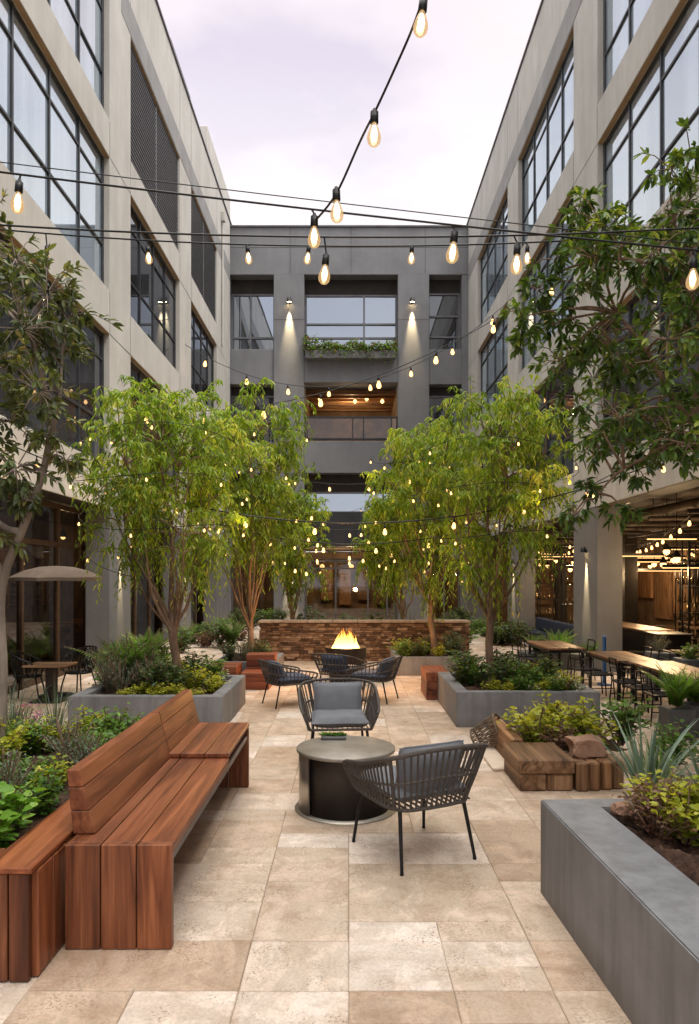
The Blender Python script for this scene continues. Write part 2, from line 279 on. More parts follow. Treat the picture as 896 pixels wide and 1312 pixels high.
# ------------------------------------------------------------------ mesh builder
class MB:
    def __init__(s): s.v=[]; s.f=[]; s.sm=[]; s.rnd=[]; s.wc=[]
    def add(s, vs, fs, smooth=False, rnd=None, wc=None):
        o = len(s.v); r = random.random() if rnd is None else rnd
        s.v += [tuple(p) for p in vs]; s.wc += ([tuple(p) for p in wc] if wc is not None else [tuple(p) for p in vs])
        for f in fs: s.f.append(tuple(i+o for i in f)); s.sm.append(smooth); s.rnd.append(r)
    def box(s, x0,x1,y0,y1,z0,z1, bev=.004, axis=0, M=None, rnd=None):
        x0,x1=sorted((x0,x1)); y0,y1=sorted((y0,y1)); z0,z1=sorted((z0,z1))
        b = min(bev, (x1-x0)*.3, (y1-y0)*.3, (z1-z0)*.3)
        if b <= 0:
            vs=[(x,y,z) for x in (x0,x1) for y in (y0,y1) for z in (z0,z1)]
            fs=[(0,1,3,2),(4,6,7,5),(0,4,5,1),(2,3,7,6),(0,2,6,4),(1,5,7,3)]
        else:
            vs=[]; idx={}
            c=((x0,x1),(y0,y1),(z0,z1))
            for i in (0,1):
                for j in (0,1):
                    for k in (0,1):
                        P=[c[0][i],c[1][j],c[2][k]]; sg=[1-2*i,1-2*j,1-2*k]
                        for a in range(3):   # vertex lying on the face normal to axis a
                            q=[P[m]+(sg[m]*b if m!=a else 0) for m in range(3)]
                            idx[(i,j,k,a)]=len(vs); vs.append(tuple(q))
            fs=[]
            for a in range(3):
                u,w=[m for m in range(3) if m!=a]
                for side in (0,1):
                    q=[]
                    for (p,r_) in ((0,0),(1,0),(1,1),(0,1)):
                        t=[0,0,0]; t[a]=side; t[u]=p; t[w]=r_
                        q.append(idx[(t[0],t[1],t[2],a)])
                    flip = (side==0) ^ (a==1)
                    fs.append(tuple(q[::-1]) if flip else tuple(q))
            cen=Vector(((x0+x1)/2,(y0+y1)/2,(z0+z1)/2))
            def orient(q):
                p=[Vector(vs[i]) for i in q]; n=(p[1]-p[0]).cross(p[2]-p[0])
                m=sum(p,Vector())/len(p)-cen
                return tuple(q) if n.dot(m)>0 else tuple(q[::-1])
            fs=[orient(q) for q in fs]
            for e in range(3):   # edge chamfers along axis e
                u,w=[m for m in range(3) if m!=e]
                for p in (0,1):
                    for r_ in (0,1):
                        t0=[0,0,0]; t0[u]=p; t0[w]=r_; t1=list(t0); t1[e]=1
                        q=[idx[(*t0,u)],idx[(*t1,u)],idx[(*t1,w)],idx[(*t0,w)]]
                        fs.append(orient(q))
            for i in (0,1):
                for j in (0,1):
                    for k in (0,1): fs.append(orient([idx[(i,j,k,0)],idx[(i,j,k,1)],idx[(i,j,k,2)]]))
        off=Vector((random.random()*40,random.random()*40,random.random()*40))
        order={0:(0,1,2),1:(1,0,2),2:(2,0,1)}[axis]
        wc=[tuple(p[o]+off[i] for i,o in enumerate(order)) for p in vs]
        if M is not None: vs=[tuple(M @ Vector(p)) for p in vs]
        s.add(vs, fs, False, rnd, wc); return s
    def tube(s, pts, rad, n=8, cap=True, closed=False, rnd=None):
        pts=[Vector(p) for p in pts]
        if not hasattr(rad,'__len__'): rad=[rad]*len(pts)
        m=len(pts); vs=[]; fs=[]
        t=(pts[1]-pts[0]).normalized()
        u=t.orthogonal().normalized()
        for i,p in enumerate(pts):
            if closed: d=pts[(i+1)%m]-pts[i-1]
            elif i==0: d=pts[1]-pts[0]
            elif i==m-1: d=pts[-1]-pts[-2]
            else: d=(pts[i+1]-pts[i]).normalized()+(pts[i]-pts[i-1]).normalized()
            if d.length<1e-9: d=t
            d.normalize(); u=(u-d*u.dot(d))
            if u.length<1e-6: u=d.orthogonal()
            u.normalize(); w=d.cross(u)
            for k in range(n):
                a=2*math.pi*k/n; vs.append(p+(u*math.cos(a)+w*math.sin(a))*rad[i])
        mm=m if closed else m-1
        for i in range(mm):
            j=(i+1)%m
            for k in range(n):
                l=(k+1)%n; fs.append((i*n+k,i*n+l,j*n+l,j*n+k))
        s.add(vs,fs,True,rnd)
        if cap and not closed:
            s.add(vs[:n],[tuple(range(n))[::-1]],False,rnd); s.add(vs[-n:],[tuple(range(n))],False,rnd)
        return s
    def lathe(s, prof, c=(0,0,0), n=24, M=None, a0=0, a1=2*math.pi, smooth=True, rnd=None):
        full=abs(a1-a0-2*math.pi)<1e-6; k=n if full else n+1; vs=[]; fs=[]
        for (r,z) in prof:
            for i in range(k):
                a=a0+(a1-a0)*i/n; vs.append(Vector((r*math.cos(a),r*math.sin(a),z)))
        for j in range(len(prof)-1):
            for i in range(n if full else n):
                l=(i+1)%k; fs.append((j*k+i,j*k+l,(j+1)*k+l,(j+1)*k+i))
        if M is not None: vs=[M@v for v in vs]
        vs=[v+Vector(c) for v in vs]
        s.add(vs,fs,smooth,rnd); return s
    def build(s, name, mat, parent=None, label=None, kind=None):
        me=bpy.data.meshes.new(name)
        off=Vector((0,0,0)); p=parent
        while p is not None: off+=p.location; p=p.parent
        me.from_pydata([(a-off.x,b-off.y,c-off.z) for a,b,c in s.v],[],s.f)
        me.polygons.foreach_set('use_smooth', s.sm)
        me.attributes.new('rnd','FLOAT','FACE').data.foreach_set('value', s.rnd)
        me.attributes.new('wc','FLOAT_VECTOR','POINT').data.foreach_set('vector', np.array(s.wc,dtype=np.float32).ravel())
        me.materials.append(MT[mat] if isinstance(mat,str) else mat); me.update()
        o=bpy.data.objects.new(name,me); COL.objects.link(o)
        if parent is not None: o.parent=parent
        if label: o['label']=label
        if kind: o['kind']=kind
        return o
def tag(o, label, cat, group=None, kind=None):
    o['label']=label; o['category']=cat
    if group: o['group']=group
    if kind: o['kind']=kind
    return o
def thing(name, label, cat, loc=(0,0,0), group=None):
    o=bpy.data.objects.new(name,None); COL.objects.link(o); o.location=loc; o.empty_display_size=.1
    return tag(o,label,cat,group)
def kids(o): return [c for c in bpy.data.objects if c.parent is o]
def dup(o, loc=None, rz=None, label=None, group=None, sc=None, parent=None):
    c=o.copy(); COL.objects.link(c)
    if parent is not None: c.parent=parent
    for ch in kids(o): dup(ch, parent=c)
    if loc is not None: c.location=loc
    if rz is not None: c.rotation_euler=(0,0,rz)
    if label: c['label']=label
    if group: c['group']=group
    if sc is not None: c.scale=(sc,)*3 if not hasattr(sc,'__len__') else sc
    return c

# leaves ------------------------------------------------------------
def rv(n): 
    v=rng.normal(size=(n,3)); return v/np.linalg.norm(v,axis=1,keepdims=True)
def nrm(v): return v/np.maximum(np.linalg.norm(v,axis=1,keepdims=True),1e-9)
def leaves(mb, P, D, L, W, rnd, up=None, oval=False, droop=.15, fold=.12):
    """P base, D direction, arrays"""
    n=len(P); D=nrm(D)
    if up is None: up=rv(n)*.7+np.array([0,0,1.0])
    S=nrm(np.cross(D,up)); U=np.cross(S,D)
    L=np.broadcast_to(np.asarray(L,float),(n,))[:,None]; W=np.broadcast_to(np.asarray(W,float),(n,))[:,None]
    dz=np.array([0,0,-1.0])
    def pt(t,side,f): return P+D*L*t+S*W*.5*side+U*W*f+dz*L*droop*t*t
    o=len(mb.v)
    if not oval:
        vs=np.stack([pt(0,0,0),pt(.42,-1,fold),pt(1,0,0),pt(.42,1,fold)],1).reshape(-1,3)
        base=np.arange(n)*4+o
        for b in base.tolist():
            mb.f.append((b,b+2,b+1)); mb.f.append((b,b+3,b+2))
        k=2
    else:
        vs=np.stack([pt(0,0,0),pt(.28,-.85,fold),pt(.28,.85,fold),pt(.65,-.9,fold),pt(.65,.9,fold),pt(1,0,0),pt(.45,0,-fold*.4)],1).reshape(-1,3)
        base=np.arange(n)*7+o
        for b in base.tolist():
            mb.f += [(b,b+6,b+1),(b,b+2,b+6),(b+1,b+6,b+3),(b+2,b+4,b+6),(b+3,b+6,b+5),(b+6,b+4,b+5)]
        k=6
    lst=list(map(tuple,vs.tolist())); mb.v+=lst; mb.wc+=lst
    mb.sm += [True]*(n*k); mb.rnd += np.repeat(np.clip(rnd,0,1),k).tolist()

# ------------------------------------------------------------------ camera / world / sun
cam=bpy.data.cameras.new('camera'); co=bpy.data.objects.new('camera',cam); COL.objects.link(co)
co.location=(0,0,EYE); co.rotation_euler=(R(90),0,0)
cam.sensor_fit='HORIZONTAL'; cam.sensor_width=36; cam.lens=36*F/896
cam.shift_y=(HY-656)/896; cam.shift_x=(448-CX)/896; cam.clip_end=2000; cam.clip_start=.05
SC.camera=co
w=bpy.data.worlds.new('World'); SC.world=w; w.use_nodes=True; nt=w.node_tree; nt.nodes.clear()
out=nt.nodes.new('ShaderNodeOutputWorld')
sky=N(nt,'ShaderNodeTexSky',sky_type='NISHITA',sun_disc=False); sky.sun_elevation=R(48); sky.sun_rotation=R(75)
bg1=N(nt,'ShaderNodeBackground',Strength=.06); nt.links.new(sky.outputs[0],bg1.inputs[0])
tc=N(nt,'ShaderNodeTexCoord'); sp=N(nt,'ShaderNodeSeparateXYZ'); nt.links.new(tc.outputs['Generated'],sp.inputs[0])
mp=N(nt,'ShaderNodeMapping'); mp.inputs['Scale'].default_value=(1,1,2.4); nt.links.new(tc.outputs['Generated'],mp.inputs[0])
cl=N(nt,'ShaderNodeTexNoise',Scale=2.6,Detail=5,Roughness=.5); nt.links.new(mp.outputs[0],cl.inputs['Vector'])
tintc=ramp(nt,cl.outputs['Fac'],[(.36,(.75,.74,.84)),(.47,(.96,.93,.96)),(.58,(1.1,.97,.93)),(.68,(1.12,1.06,1.05))])
elev=ramp(nt,sp.outputs['Z'],[(0,(1.0,1.0,1.0)),(.36,(1.0,.99,.985)),(.5,(.97,.92,.93)),(.64,(.86,.79,.84)),(.78,(1,.985,.94))])
tf=ramp(nt,sp.outputs['Z'],[(0,.25),(.4,.45),(.6,.9),(.7,0.0)])
skyc=mix(nt,elev,tintc,tf,'MULTIPLY')
stz=ramp(nt,sp.outputs['Z'],[(0,.25),(.67,.25),(.82,1.0)])
sm=N(nt,'ShaderNodeMath',operation='MULTIPLY'); nt.links.new(stz,sm.inputs[0]); sm.inputs[1].default_value=5.2
bg2=N(nt,'ShaderNodeBackground'); nt.links.new(skyc,bg2.inputs[0]); nt.links.new(sm.outputs[0],bg2.inputs[1])
ms=N(nt,'ShaderNodeMixShader'); ms.inputs[0].default_value=.9
nt.links.new(bg1.outputs[0],ms.inputs[1]); nt.links.new(bg2.outputs[0],ms.inputs[2]); nt.links.new(ms.outputs[0],out.inputs[0])
sl=bpy.data.lights.new('sun','SUN'); sl.energy=2.8; sl.angle=R(18); sl.color=(1,.95,.9)
so=bpy.data.objects.new('sun',sl); COL.objects.link(so)
d=Vector((math.sin(R(75))*math.cos(R(48)), math.cos(R(75))*math.cos(R(48))*-1.0, math.sin(R(48))))
d=Vector((.42,-.25,.87)); so.rotation_euler=(-d).to_track_quat('-Z','Y').to_euler()
sky.sun_elevation=math.asin(d.normalized().z); sky.sun_rotation=math.atan2(d.x,d.y)
SC.view_settings.view_transform='Standard'; SC.view_settings.look='None'; SC.view_settings.exposure=0
cy=SC.cycles; cy.use_denoising=True; cy.max_bounces=7; cy.diffuse_bounces=4; cy.glossy_bounces=4; cy.transparent_max_bounces=12
cy.caustics_reflective=False; cy.caustics_refractive=False; cy.sample_clamp_indirect=4; cy.use_adaptive_sampling=True; cy.adaptive_threshold=.02
try: cy.denoiser='OPENIMAGEDENOISE'
except Exception: pass
def lamp(kind, loc, e, col=(1,.68,.36), parent=None, r=.03, **k):
    l=bpy.data.lights.new('lamp_light',kind); l.energy=e; l.color=col
    if kind in('POINT','SPOT'): l.shadow_soft_size=r
    for a,v in k.items(): setattr(l,a,v)
    o=bpy.data.objects.new('lamp_light',l); COL.objects.link(o)
    off=Vector((0,0,0)); p=parent
    while p is not None: off+=p.location; p=p.parent
    o.location=Vector(loc)-off; o.parent=parent
    return o

# ------------------------------------------------------------------ ground and paving
g=MB(); g.add([(-150,-60,-.03),(150,-60,-.03),(150,300,-.03),(-150,300,-.03)],[(0,1,2,3)]); g.build('ground','ground',kind='structure')
g=MB(); g.add([(-5.2,-2,-.005),(4.6,-2,-.005),(4.6,24.6,-.005),(-5.2,24.6,-.005)],[(0,1,2,3)]); g.build('joint_bed','grout',kind='structure')
pv=MB(); r_=random.Random(3)
xs=[-.83-.41*k for k in range(11,0,-1)]+[-.83,-.425,0,.405,.79]+[.79+.41*k for k in range(1,10)]
jg=.0018; ch=.003
def tile(x0,x1,y0,y1,rn,dz):
    x0+=jg; x1-=jg; y0+=jg; y1-=jg; z=dz
    jx=lambda: r_.uniform(-.0015,.0015)
    a=[(x0,y0,-.005),(x1,y0,-.005),(x1,y1,-.005),(x0,y1,-.005)]
    b=[(x0+jx(),y0+jx(),z-ch),(x1+jx(),y0+jx(),z-ch),(x1+jx(),y1+jx(),z-ch),(x0+jx(),y1+jx(),z-ch)]
    c=[(x0+ch,y0+ch,z),(x1-ch,y0+ch,z),(x1-ch,y1-ch,z),(x0+ch,y1-ch,z)]
    off=(r_.uniform(0,60),r_.uniform(0,60),r_.uniform(0,9)); rot=r_.random()<.5
    vs=a+b+c; wc=[((p[1] if rot else p[0])+off[0],(p[0] if rot else p[1])+off[1],p[2]+off[2]) for p in vs]
    fs=[(8,9,10,11)]
    for i in range(4):
        j=(i+1)%4; fs.append((i,j,4+j,4+i)); fs.append((4+i,4+j,8+j,8+i))
    pv.add(vs,fs,False,rn,wc)
# courses run away from the camera in bands; a stone may span two courses
cols=[k for k in range(len(xs)-1) if xs[k]<4.55 and xs[k+1]>-5.2]; cell=.2; NR=int(25.6/cell); occ=set()
rows_y=[-1.35]
for k in range(NR): rows_y.append(rows_y[-1]+r_.choice([.17,.2,.2,.23]))
NR=max(k for k,y in enumerate(rows_y) if y<24.28)
for j in range(NR):
    for c in cols:
        if (c,j) in occ: continue
        h=r_.choice([1,1,1,2,2,2,3]); wd=1
        if r_.random()<.14 and c+1 in cols and all((c+1,j+q) not in occ for q in range(h)): wd=2; h=max(2,h)
        while any((c+p,j+q) in occ for p in range(wd) for q in range(h)): h-=1
        h=min(max(h,1),NR-j)
        for p in range(wd):
            for q in range(h): occ.add((c+p,j+q))
        rn=min(1,max(0,r_.gauss(.66,.21)))
        tile(xs[c],min(xs[c+wd],4.58),rows_y[j],rows_y[j+h],rn,r_.uniform(-.0015,.0015))
pv.build('courtyard_paving','paver',kind='structure')

# ------------------------------------------------------------------ side buildings
ROWS=[(3.5,5.75),(6.5,8.78),(9.42,11.75)]
TOP=13.8
def win(bld, s, X, y0,y1,z0,z1, pane, rows=(.34,.8), ncell=4, rec=.13, name='window'):
    """glazed opening facing the court: frame part with its pane as sub-part"""
    m=MB(); xa=s*(X+rec-.03); xb=s*(X+rec+.03); fw=.042
    ys=[y0+(y1-y0)*k/ncell for k in range(ncell+1)]; zs=[z0]+[z0+(z1-z0)*q for q in rows]+[z1]
    for i,y in enumerate(ys):
        a=y-fw/2; b=y+fw/2
        if i==0: a,b=y,y+fw*1.5
        if i==ncell: a,b=y-fw*1.5,y
        m.box(xa,xb,a,b,z0,z1,.004)
    for i,z in enumerate(zs):
        a,b=z-fw/2,z+fw/2
        if i==0: a,b=z,z+fw
        if i==len(zs)-1: a,b=z-fw*1.6,z
        for k in range(ncell):
            q0=ys[k]+(fw*1.5 if k==0 else fw/2); q1=ys[k+1]-(fw*1.5 if k==ncell-1 else fw/2)
            m.box(xa+s*.006,xb-s*.006,q0,q1,a,b,.003)
    f=m.build(name,'frame',bld)
    p=MB()
    for k in range(ncell):
        for j in range(len(zs)-1):
            e=[random.uniform(-.0035,.0035) for _ in range(3)]
            x=s*(X+rec)
            q=[(x+e[0],ys[k],zs[j]),(x+e[1],ys[k+1],zs[j]),(x+e[1]+e[2],ys[k+1],zs[j+1]),(x+e[0]+e[2],ys[k],zs[j+1])]
            p.add(q,[(0,1,2,3)] if s<0 else [(3,2,1,0)])
    p.build('pane',pane,f)
    return f
def side_building(s, X, piers, name, label, wallmat):
    b=thing(name,label,'building',(s*X,11,0))
    dep=.42
    wl=MB(); bd=MB()
    for (y0,y1) in piers:
        wl.box(s*X,s*(X+dep),y0,y1,2.76,TOP,.006)
        col=MB(); col.box(s*X,s*(X+dep),y0,y1,0,2.757,.006); col.build('ground_column','pierpaint',b)
    bays=[(piers[i][1],piers[i+1][0]) for i in range(len(piers)-1)]
    for (y0,y1) in bays:
        for (z0,z1) in ((2.76,3.5),(5.75,6.5),(8.78,9.42),(11.75,TOP)):
            wl.box(s*X,s*(X+dep),y0,y1,z0,z1,.006)
            sf=MB(); sf.box(s*(X+.012),s*(X+.08 if z0>3 else X+dep-.02),y0+.004,y1-.004,z0-.005,z0-.001,0); sf.build('soffit','soffit' if z0>3 else 'lintel',b)
    wall=wl.build('wall',wallmat,b);
    bd.box(s*(X-.006),s*(X+.02),piers[-3][0]+.6,24.2,11.77,12.32,.003); bd.build('grey_band','band',b)
    def jb(*a):
        j=MB(); j.box(*a); j.build('wall_joint','flash',b)
    for (y0,y1) in piers:
        for z in (2.76,5.75,8.78): jb(s*(X-.003),s*(X-.0003),y0+.01,y1-.01,z-.006,z+.006,0)
    for (y0,y1) in bays:
        for y in (y0,y1):
            for (z0,z1) in ((2.78,3.48),(5.77,6.48),(8.8,9.4),(12.33,TOP-.01)): jb(s*(X-.0032),s*(X-.0004),y-.005,y+.005,z0,z1,0)
    c=MB(); c.box(s*(X-.035),s*(X+.5),piers[0][0],24.6,TOP+.002,TOP+.06,.006); c.build('parapet_cap','flash',b)
    back=MB(); back.box(s*(X+dep+.05),s*(X+6.6),piers[0][0],24.2,3.12,TOP-.1,0); back.build('core','lintel',b)
    return b,bays
PR=[(-3,-1.6),(.75,2.0),(6.2,7.4),(11.67,12.9),(17.13,18.25),(22.5,24.25)]
PL=[(-3,-1.6),(1.0,2.3),(6.5,7.7),(12.05,13.2),(17.05,18.27),(21.85,24.25)]
XR,XL=4.13,4.1
rb,baysR=side_building(1,XR,PR,'office_building','grey stucco office block along the right with an open restaurant at its base','stucco_r')
lb,baysL=side_building(-1,XL,PL,'office_building','warm beige stucco office block along the left with dark slatted screens upstairs','stucco')
for i,(y0,y1) in enumerate(baysR):
    for r,(z0,z1) in enumerate(ROWS):
        win(rb,1,XR,y0,y1,z0,z1,'pane_dark' if r==0 else 'pane_sky')
for i,(y0,y1) in enumerate(baysL):
    for r,(z0,z1) in enumerate(ROWS):
        if r==2 and i>=3:
            # slatted sun screen in front of the opening
            m=MB(); n=26
            for k in range(n):
                z=z0+(z1-z0)*(k+.5)/n
                m.box(-(XL+.05),-(XL+.085),y0+.05,y1-.05,z-.013,z+.013,0,M=None)
            for k in range(46):
                y=y0+.05+(y1-y0-.1)*k/45
                m.box(-(XL+.09),-(XL+.1),y-.007,y+.007,z0+.05,z1-.05,0)
            for y in (y0+.025,(y0+y1)/2,y1-.025): m.box(-(XL+.045),-(XL+.11),y-.025,y+.025,z0+.003,z1-.013,.003)
            m.build('slatted_screen','screen',lb)
            q=MB(); q.box(-(XL+.2),-(XL+.24),y0,y1,z0,z1,0); q.build('screen_backing','lintel',lb)
        else:
            win(lb,-1,XL,y0,y1,z0,z1,'pane_dark' if (r==0 or i>=3) else 'pane_sky')
# rooftop pieces on the left block
m=MB(); m.box(-9,-4.09,20.3,24.26,TOP+.062,14.62,.01); m.build('roof_penthouse','stucco',lb)
m=MB(); m.tube([(-4.13,16.2,TOP+.05),(-4.13,16.2,TOP+.2),(-4.13,18.2,TOP+.2),(-4.13,18.2,TOP+.05)],.03,6); m.build('roof_rail','flash',lb)
m=MB(); m.tube([(-4.06,22.6,13.2),(-4.06,22.6,9.0)],.035,6); m.box(-4.1,-3.98,22.52,22.68,13.0,13.3,.01); m.build('drain_pipe','stucco',lb)

# ------------------------------------------------------------------ left ground floor glazing + dim room
def room(b, s, xa, xb, y0, y1, z1, wallm='interior'):
    m=MB(); m.box(s*xb,s*(xb+.1),y0,y1,0,z1,0); m.box(s*xa,s*xb,y1-.1,y1,0,z1,0); m.box(s*xa,s*xb,y0,y0+.1,0,z1,0); m.build('room_wall',wallm,b)
    c=MB(); c.box(s*xa,s*(xb+.1),y0,y1,z1+.002,z1+.1,0); c.build('room_ceiling','intceil',b)
    f=MB(); f.box(s*(xa-.0),s*(xb+.1),y0,y1,-.02,-.002,0); f.build('room_floor','intfloor',b)
room(lb,-1,4.75,7.5,-1,24,2.95)
for (y0,y1) in baysL:
    m=MB(); p=MB(); x=4.62; ys=[y0-.3+(y1-y0+.6)*k/4 for k in range(5)]
    for y in ys: m.box(-x-.04,-x+.04,y-.035,y+.035,0,2.74,.004)
    for k in range(4):
        for z in (.05,2.1,2.7): m.box(-x-.03,-x+.03,ys[k]+.036,ys[k+1]-.036,z-.04,z+.04,.003)
        p.add([(-x,ys[k],.08),(-x,ys[k+1],.08),(-x,ys[k+1],2.7),(-x,ys[k],2.7)],[(0,1,2,3)])
    f=m.build('shopfront','bronze',lb); p.build('pane','pane_clear',f)
    q=MB(); q.box(-4.06-.5,-4.75,y0,y1,2.765,2.9,0); q.build('head_board','lintel',lb)
m=MB()
for k in range(9):
    y=7.5+k*1.15; m.box(-7.3,-7.48,y,y+.75,.9,2.2,.01)
    m.box(-5.6,-6.3,y+.1,y+.9,.55,.62,.01); m.box(-5.9,-6.0,y+.45,y+.55,0,.55,.005)
m.build('room_furniture','woodblock',lb)
for k,(y,z) in enumerate([(9.2,2.45),(11.2,2.4),(14.5,2.4),(19,2.4)]):
    lp=thing('pendant_lamp',f'warm pendant lamp glowing behind the left dark glass, {["nearest to the camera","behind the parasol","in the second bay","in the farthest bay"][k]}','lamp',(-5.9,y,z),'pendant lamps behind the left glass')
    a=MB(); a.lathe([(.0,.16),(.03,.15),(.09,.02),(.1,0)],(-5.9,y,z),14); a.tube([(-5.9,y,z+.15),(-5.9,y,2.95)],.006,5); a.build('shade','black',lp)
    a=MB(); a.lathe([(0,-.05),(.04,-.03),(.05,.01),(.03,.05),(0,.06)],(-5.9,y,z),12); a.build('bulb','warm',lp)
    lamp('POINT',(-5.9,y,z-.12),13,parent=lp,r=.05)

# ------------------------------------------------------------------ right restaurant room
room(rb,1,4.6,9.6,3,24,2.95)
m=MB(); 
for k in range(9): m.tube([(4.8+k*.52,3.5,2.6+.12*(k%3)),(4.8+k*.52,23.5,2.6+.12*(k%3))],.05+.03*(k%2),8)
for k in range(14): m.tube([(4.7,6+k*1.25,2.5),(9.4,6+k*1.25,2.55)],.035,6)
rq=random.Random(9)
for k in range(26):
    y=8+rq.uniform(0,15); x=4.8+rq.uniform(0,3.5); z=rq.uniform(2.2,2.75); L=rq.uniform(.6,2.2); q=.02+rq.random()*.06
    if k%2: m.box(x,x+L,y-q,y+q,z,z+q*1.2,.004)
    else: m.box(x-q,x+q,y,y+L,z,z+q*1.2,.004)
m.build('ceiling_ducts','intceil',rb)
m=MB(); rq=random.Random(14); y=6.5
while y<23:
    L=rq.choice([.35,.6,.9,1.2]); m=MB(); m.box(9.42+rq.random()*.1,9.58,y,y+L-.06,rq.choice([.3,.5,.9]),rq.choice([1.5,1.9,2.2,2.5]),.01,axis=2); m.build('wall_panel','woodblock',rb); y+=L+rq.choice([0,.1,.5])
for k in range(9):
    x=4.9+k*.5; z=rq.uniform(.9,2.1); m=MB(); m.box(x,x+.46,23.6,23.88,z,z+.05,.005); m.build('wall_shelf','woodblock',rb)
m=MB()
for k in range(7):
    x=4.9+k*.7; m.box(x,x+.5,23.75,23.88,.6,2.2,.01)
m.build('end_panels','woodblock',rb)
for (x,y) in ((6.1,10.5),(6.1,15.5),(6.1,20.5)):
    m=MB(); m.box(x,x+.28,y,y+.28,0,2.95,.01); m.build('room_column','drum',rb)
sidx=0
for (x,y,L,z) in [(5.4,13.2,1.1,1.98),(6.6,14.6,1.2,1.9),(7.5,17.2,1.5,2.05),(5.5,17.9,1.2,2.1),(8.3,19.5,1.5,2.0),(6.9,19.8,1.3,2.2),(5.7,20.8,1.2,2.1),(5.2,11.3,.8,2.2),(6.0,12.3,1.0,1.75),(7.1,15.8,1.2,1.72),(8.2,17.0,1.0,2.25),(6.2,16.4,.9,1.62),(7.6,20.6,1.2,1.7)]:
    t=thing('linear_light',f'glowing warm linear light hanging in the right restaurant, {["short one nearest the wide pier","over the counter","deep near the back wall","behind the second pier","farthest right corner","high under the ducts","far end","beside the pier opening","low in front of the racks","low in the middle of the room","high above the back wall shelf","lowest one behind the column","low at the far end"][sidx]}','lamp',(x,y,z),'linear lights in the restaurant'); sidx+=1
    a=MB(); a.box(x-L/2,x+L/2,y-.03,y+.03,z,z+.05,.004); a.tube([(x-L/2+.1,y,z+.05),(x-L/2+.1,y,2.9)],.005,5); a.tube([(x+L/2-.1,y,z+.05),(x+L/2-.1,y,2.9)],.005,5); a.build('housing','black',t)
    a=MB(); a.box(x-L/2+.01,x+L/2-.01,y-.026,y+.026,z-.016,z-.001,0); a.build('diffuser','strip',t)
pi=0
pos=[(4.95,10.6,1.85),(5.25,11.6,2.0),(5.6,12.5,1.8),(6.2,13.4,1.9),(6.7,15.4,1.85),(7.3,16.2,2.0),(7.9,18.4,1.85),(5.1,15.9,1.9),(5.3,16.8,1.75),(5.6,19.0,2.0),(8.4,20.4,1.95),(6.0,21.2,1.9)]
for (x,y,z) in pos:
    t=thing('pendant_lamp','small amber pendant lamp hanging among the ducts of the right restaurant','lamp',(x,y,z),'amber pendant lamps in the restaurant')
    a=MB(); a.tube([(x,y,z+.1),(x,y,2.9)],.006,5); a.lathe([(0,.14),(.025,.13),(.06,.05),(.075,.03)],(x,y,z),12); a.build('shade','black',t)
    a=MB(); a.lathe([(0,-.06),(.045,-.03),(.055,.01),(.03,.05),(0,.06)],(x,y,z),12); a.build('bulb','warm',t)
    if pi%2==0: lamp('POINT',(x,y,z-.13),60,parent=t,r=.06)
    pi+=1
for k,(x,y,rot) in enumerate([(6.3,12.2,0),(7.4,13.6,0),(5.3,15.9,0),(7.9,15.2,0),(6.4,17.2,0),(8.7,17.6,0),(5.2,19.2,0)]):
    t=thing('storage_rack',f'black metal rack with amber glassware inside the right restaurant, {["nearest the counter","before the panelled wall","behind the second pier","against the long wall","in the middle of the room","deepest by the wall","towards the far end"][k]}','rack',(x,y,0),'metal racks in the restaurant')
    a=MB()
    for q in (-.45,0,.45):
        for w_ in (-.12,.12): a.box(x+q-.012,x+q+.012,y+w_-.012,y+w_+.012,0,2.3,0)
    for z in (.5,.95,1.4,1.85,2.28): a.box(x-.46,x+.46,y-.13,y+.13,z-.012,z+.012,0)
    a.build('frame','black',t); a=MB(); rq=random.Random(k)
    for z in (.512,.962,1.412,1.862):
        for q in range(13):
            if rq.random()<.75: a.lathe([(0,0),(.024,0),(.026,.09+.05*rq.random()),(.01,.14),(.01,.18+.06*rq.random())],(x-.42+.07*q,y-.04+.08*rq.random(),z),7)
    o=a.build('glassware','glassware',t); o['kind']='stuff'
# service counters and seating inside
m=thing('bar_counter','long dark bar counter with pale top inside the right restaurant','counter',(5.5,13.5,0))
a=MB(); a.box(5.15,5.6,12.2,15.3,0,.62,.01); a.build('body','drum',m)
a=MB(); a.box(5.1,5.68,12.15,15.35,.622,.66,.006,axis=1); a.build('top','woodtop',m)
m=thing('service_station','dark square service station near the right edge inside the restaurant','counter',(5.0,10.9,0))
a=MB(); a.box(4.75,5.25,10.75,11.25,0,.68,.01); a.box(4.72,5.28,10.72,11.28,.682,.71,.006); a.build('body','drum',m)

# ------------------------------------------------------------------ back building
YB=24.3
bb=thing('office_building','dark charcoal block closing the far end of the courtyard','building',(0,YB,0))
def bx(px): return (px-CX)*YB/F
def bz(py): return EYE+(HY-py)*YB/F
C=[bx(289)-.05,bx(294),bx(351),bx(390),bx(510),bx(550),bx(592),bx(602)+.05]
wl=MB()
wl.box(C[0]-3,C[7]+3,YB,YB+.9,bz(352),bz(291),.008)
for a,b_ in ((0,1),(2,3),(4,5),(6,7)): wl.box(C[a]+.002,C[b_]-.002,YB-(.04 if a in(2,4) else 0),YB+.9,0,bz(352)-.004,.008)
for (a,b_) in ((1,2),(5,6)):
    for (t,bt) in ((447,492),(566,606),(656,716)): wl.box(C[a],C[b_],YB+.02,YB+.9,bz(bt),bz(t),.008)
for (t,bt) in ((447,490),(565,606)): wl.box(C[3],C[4],YB-.02,YB+.9,bz(bt),bz(t),.008)
wl.build('wall','dark',bb)
m=MB(); m.box(C[3],C[4],YB+.0,YB+.5,bz(700),bz(656),.008); m.build('canopy_panel','frame',bb)
m=MB()
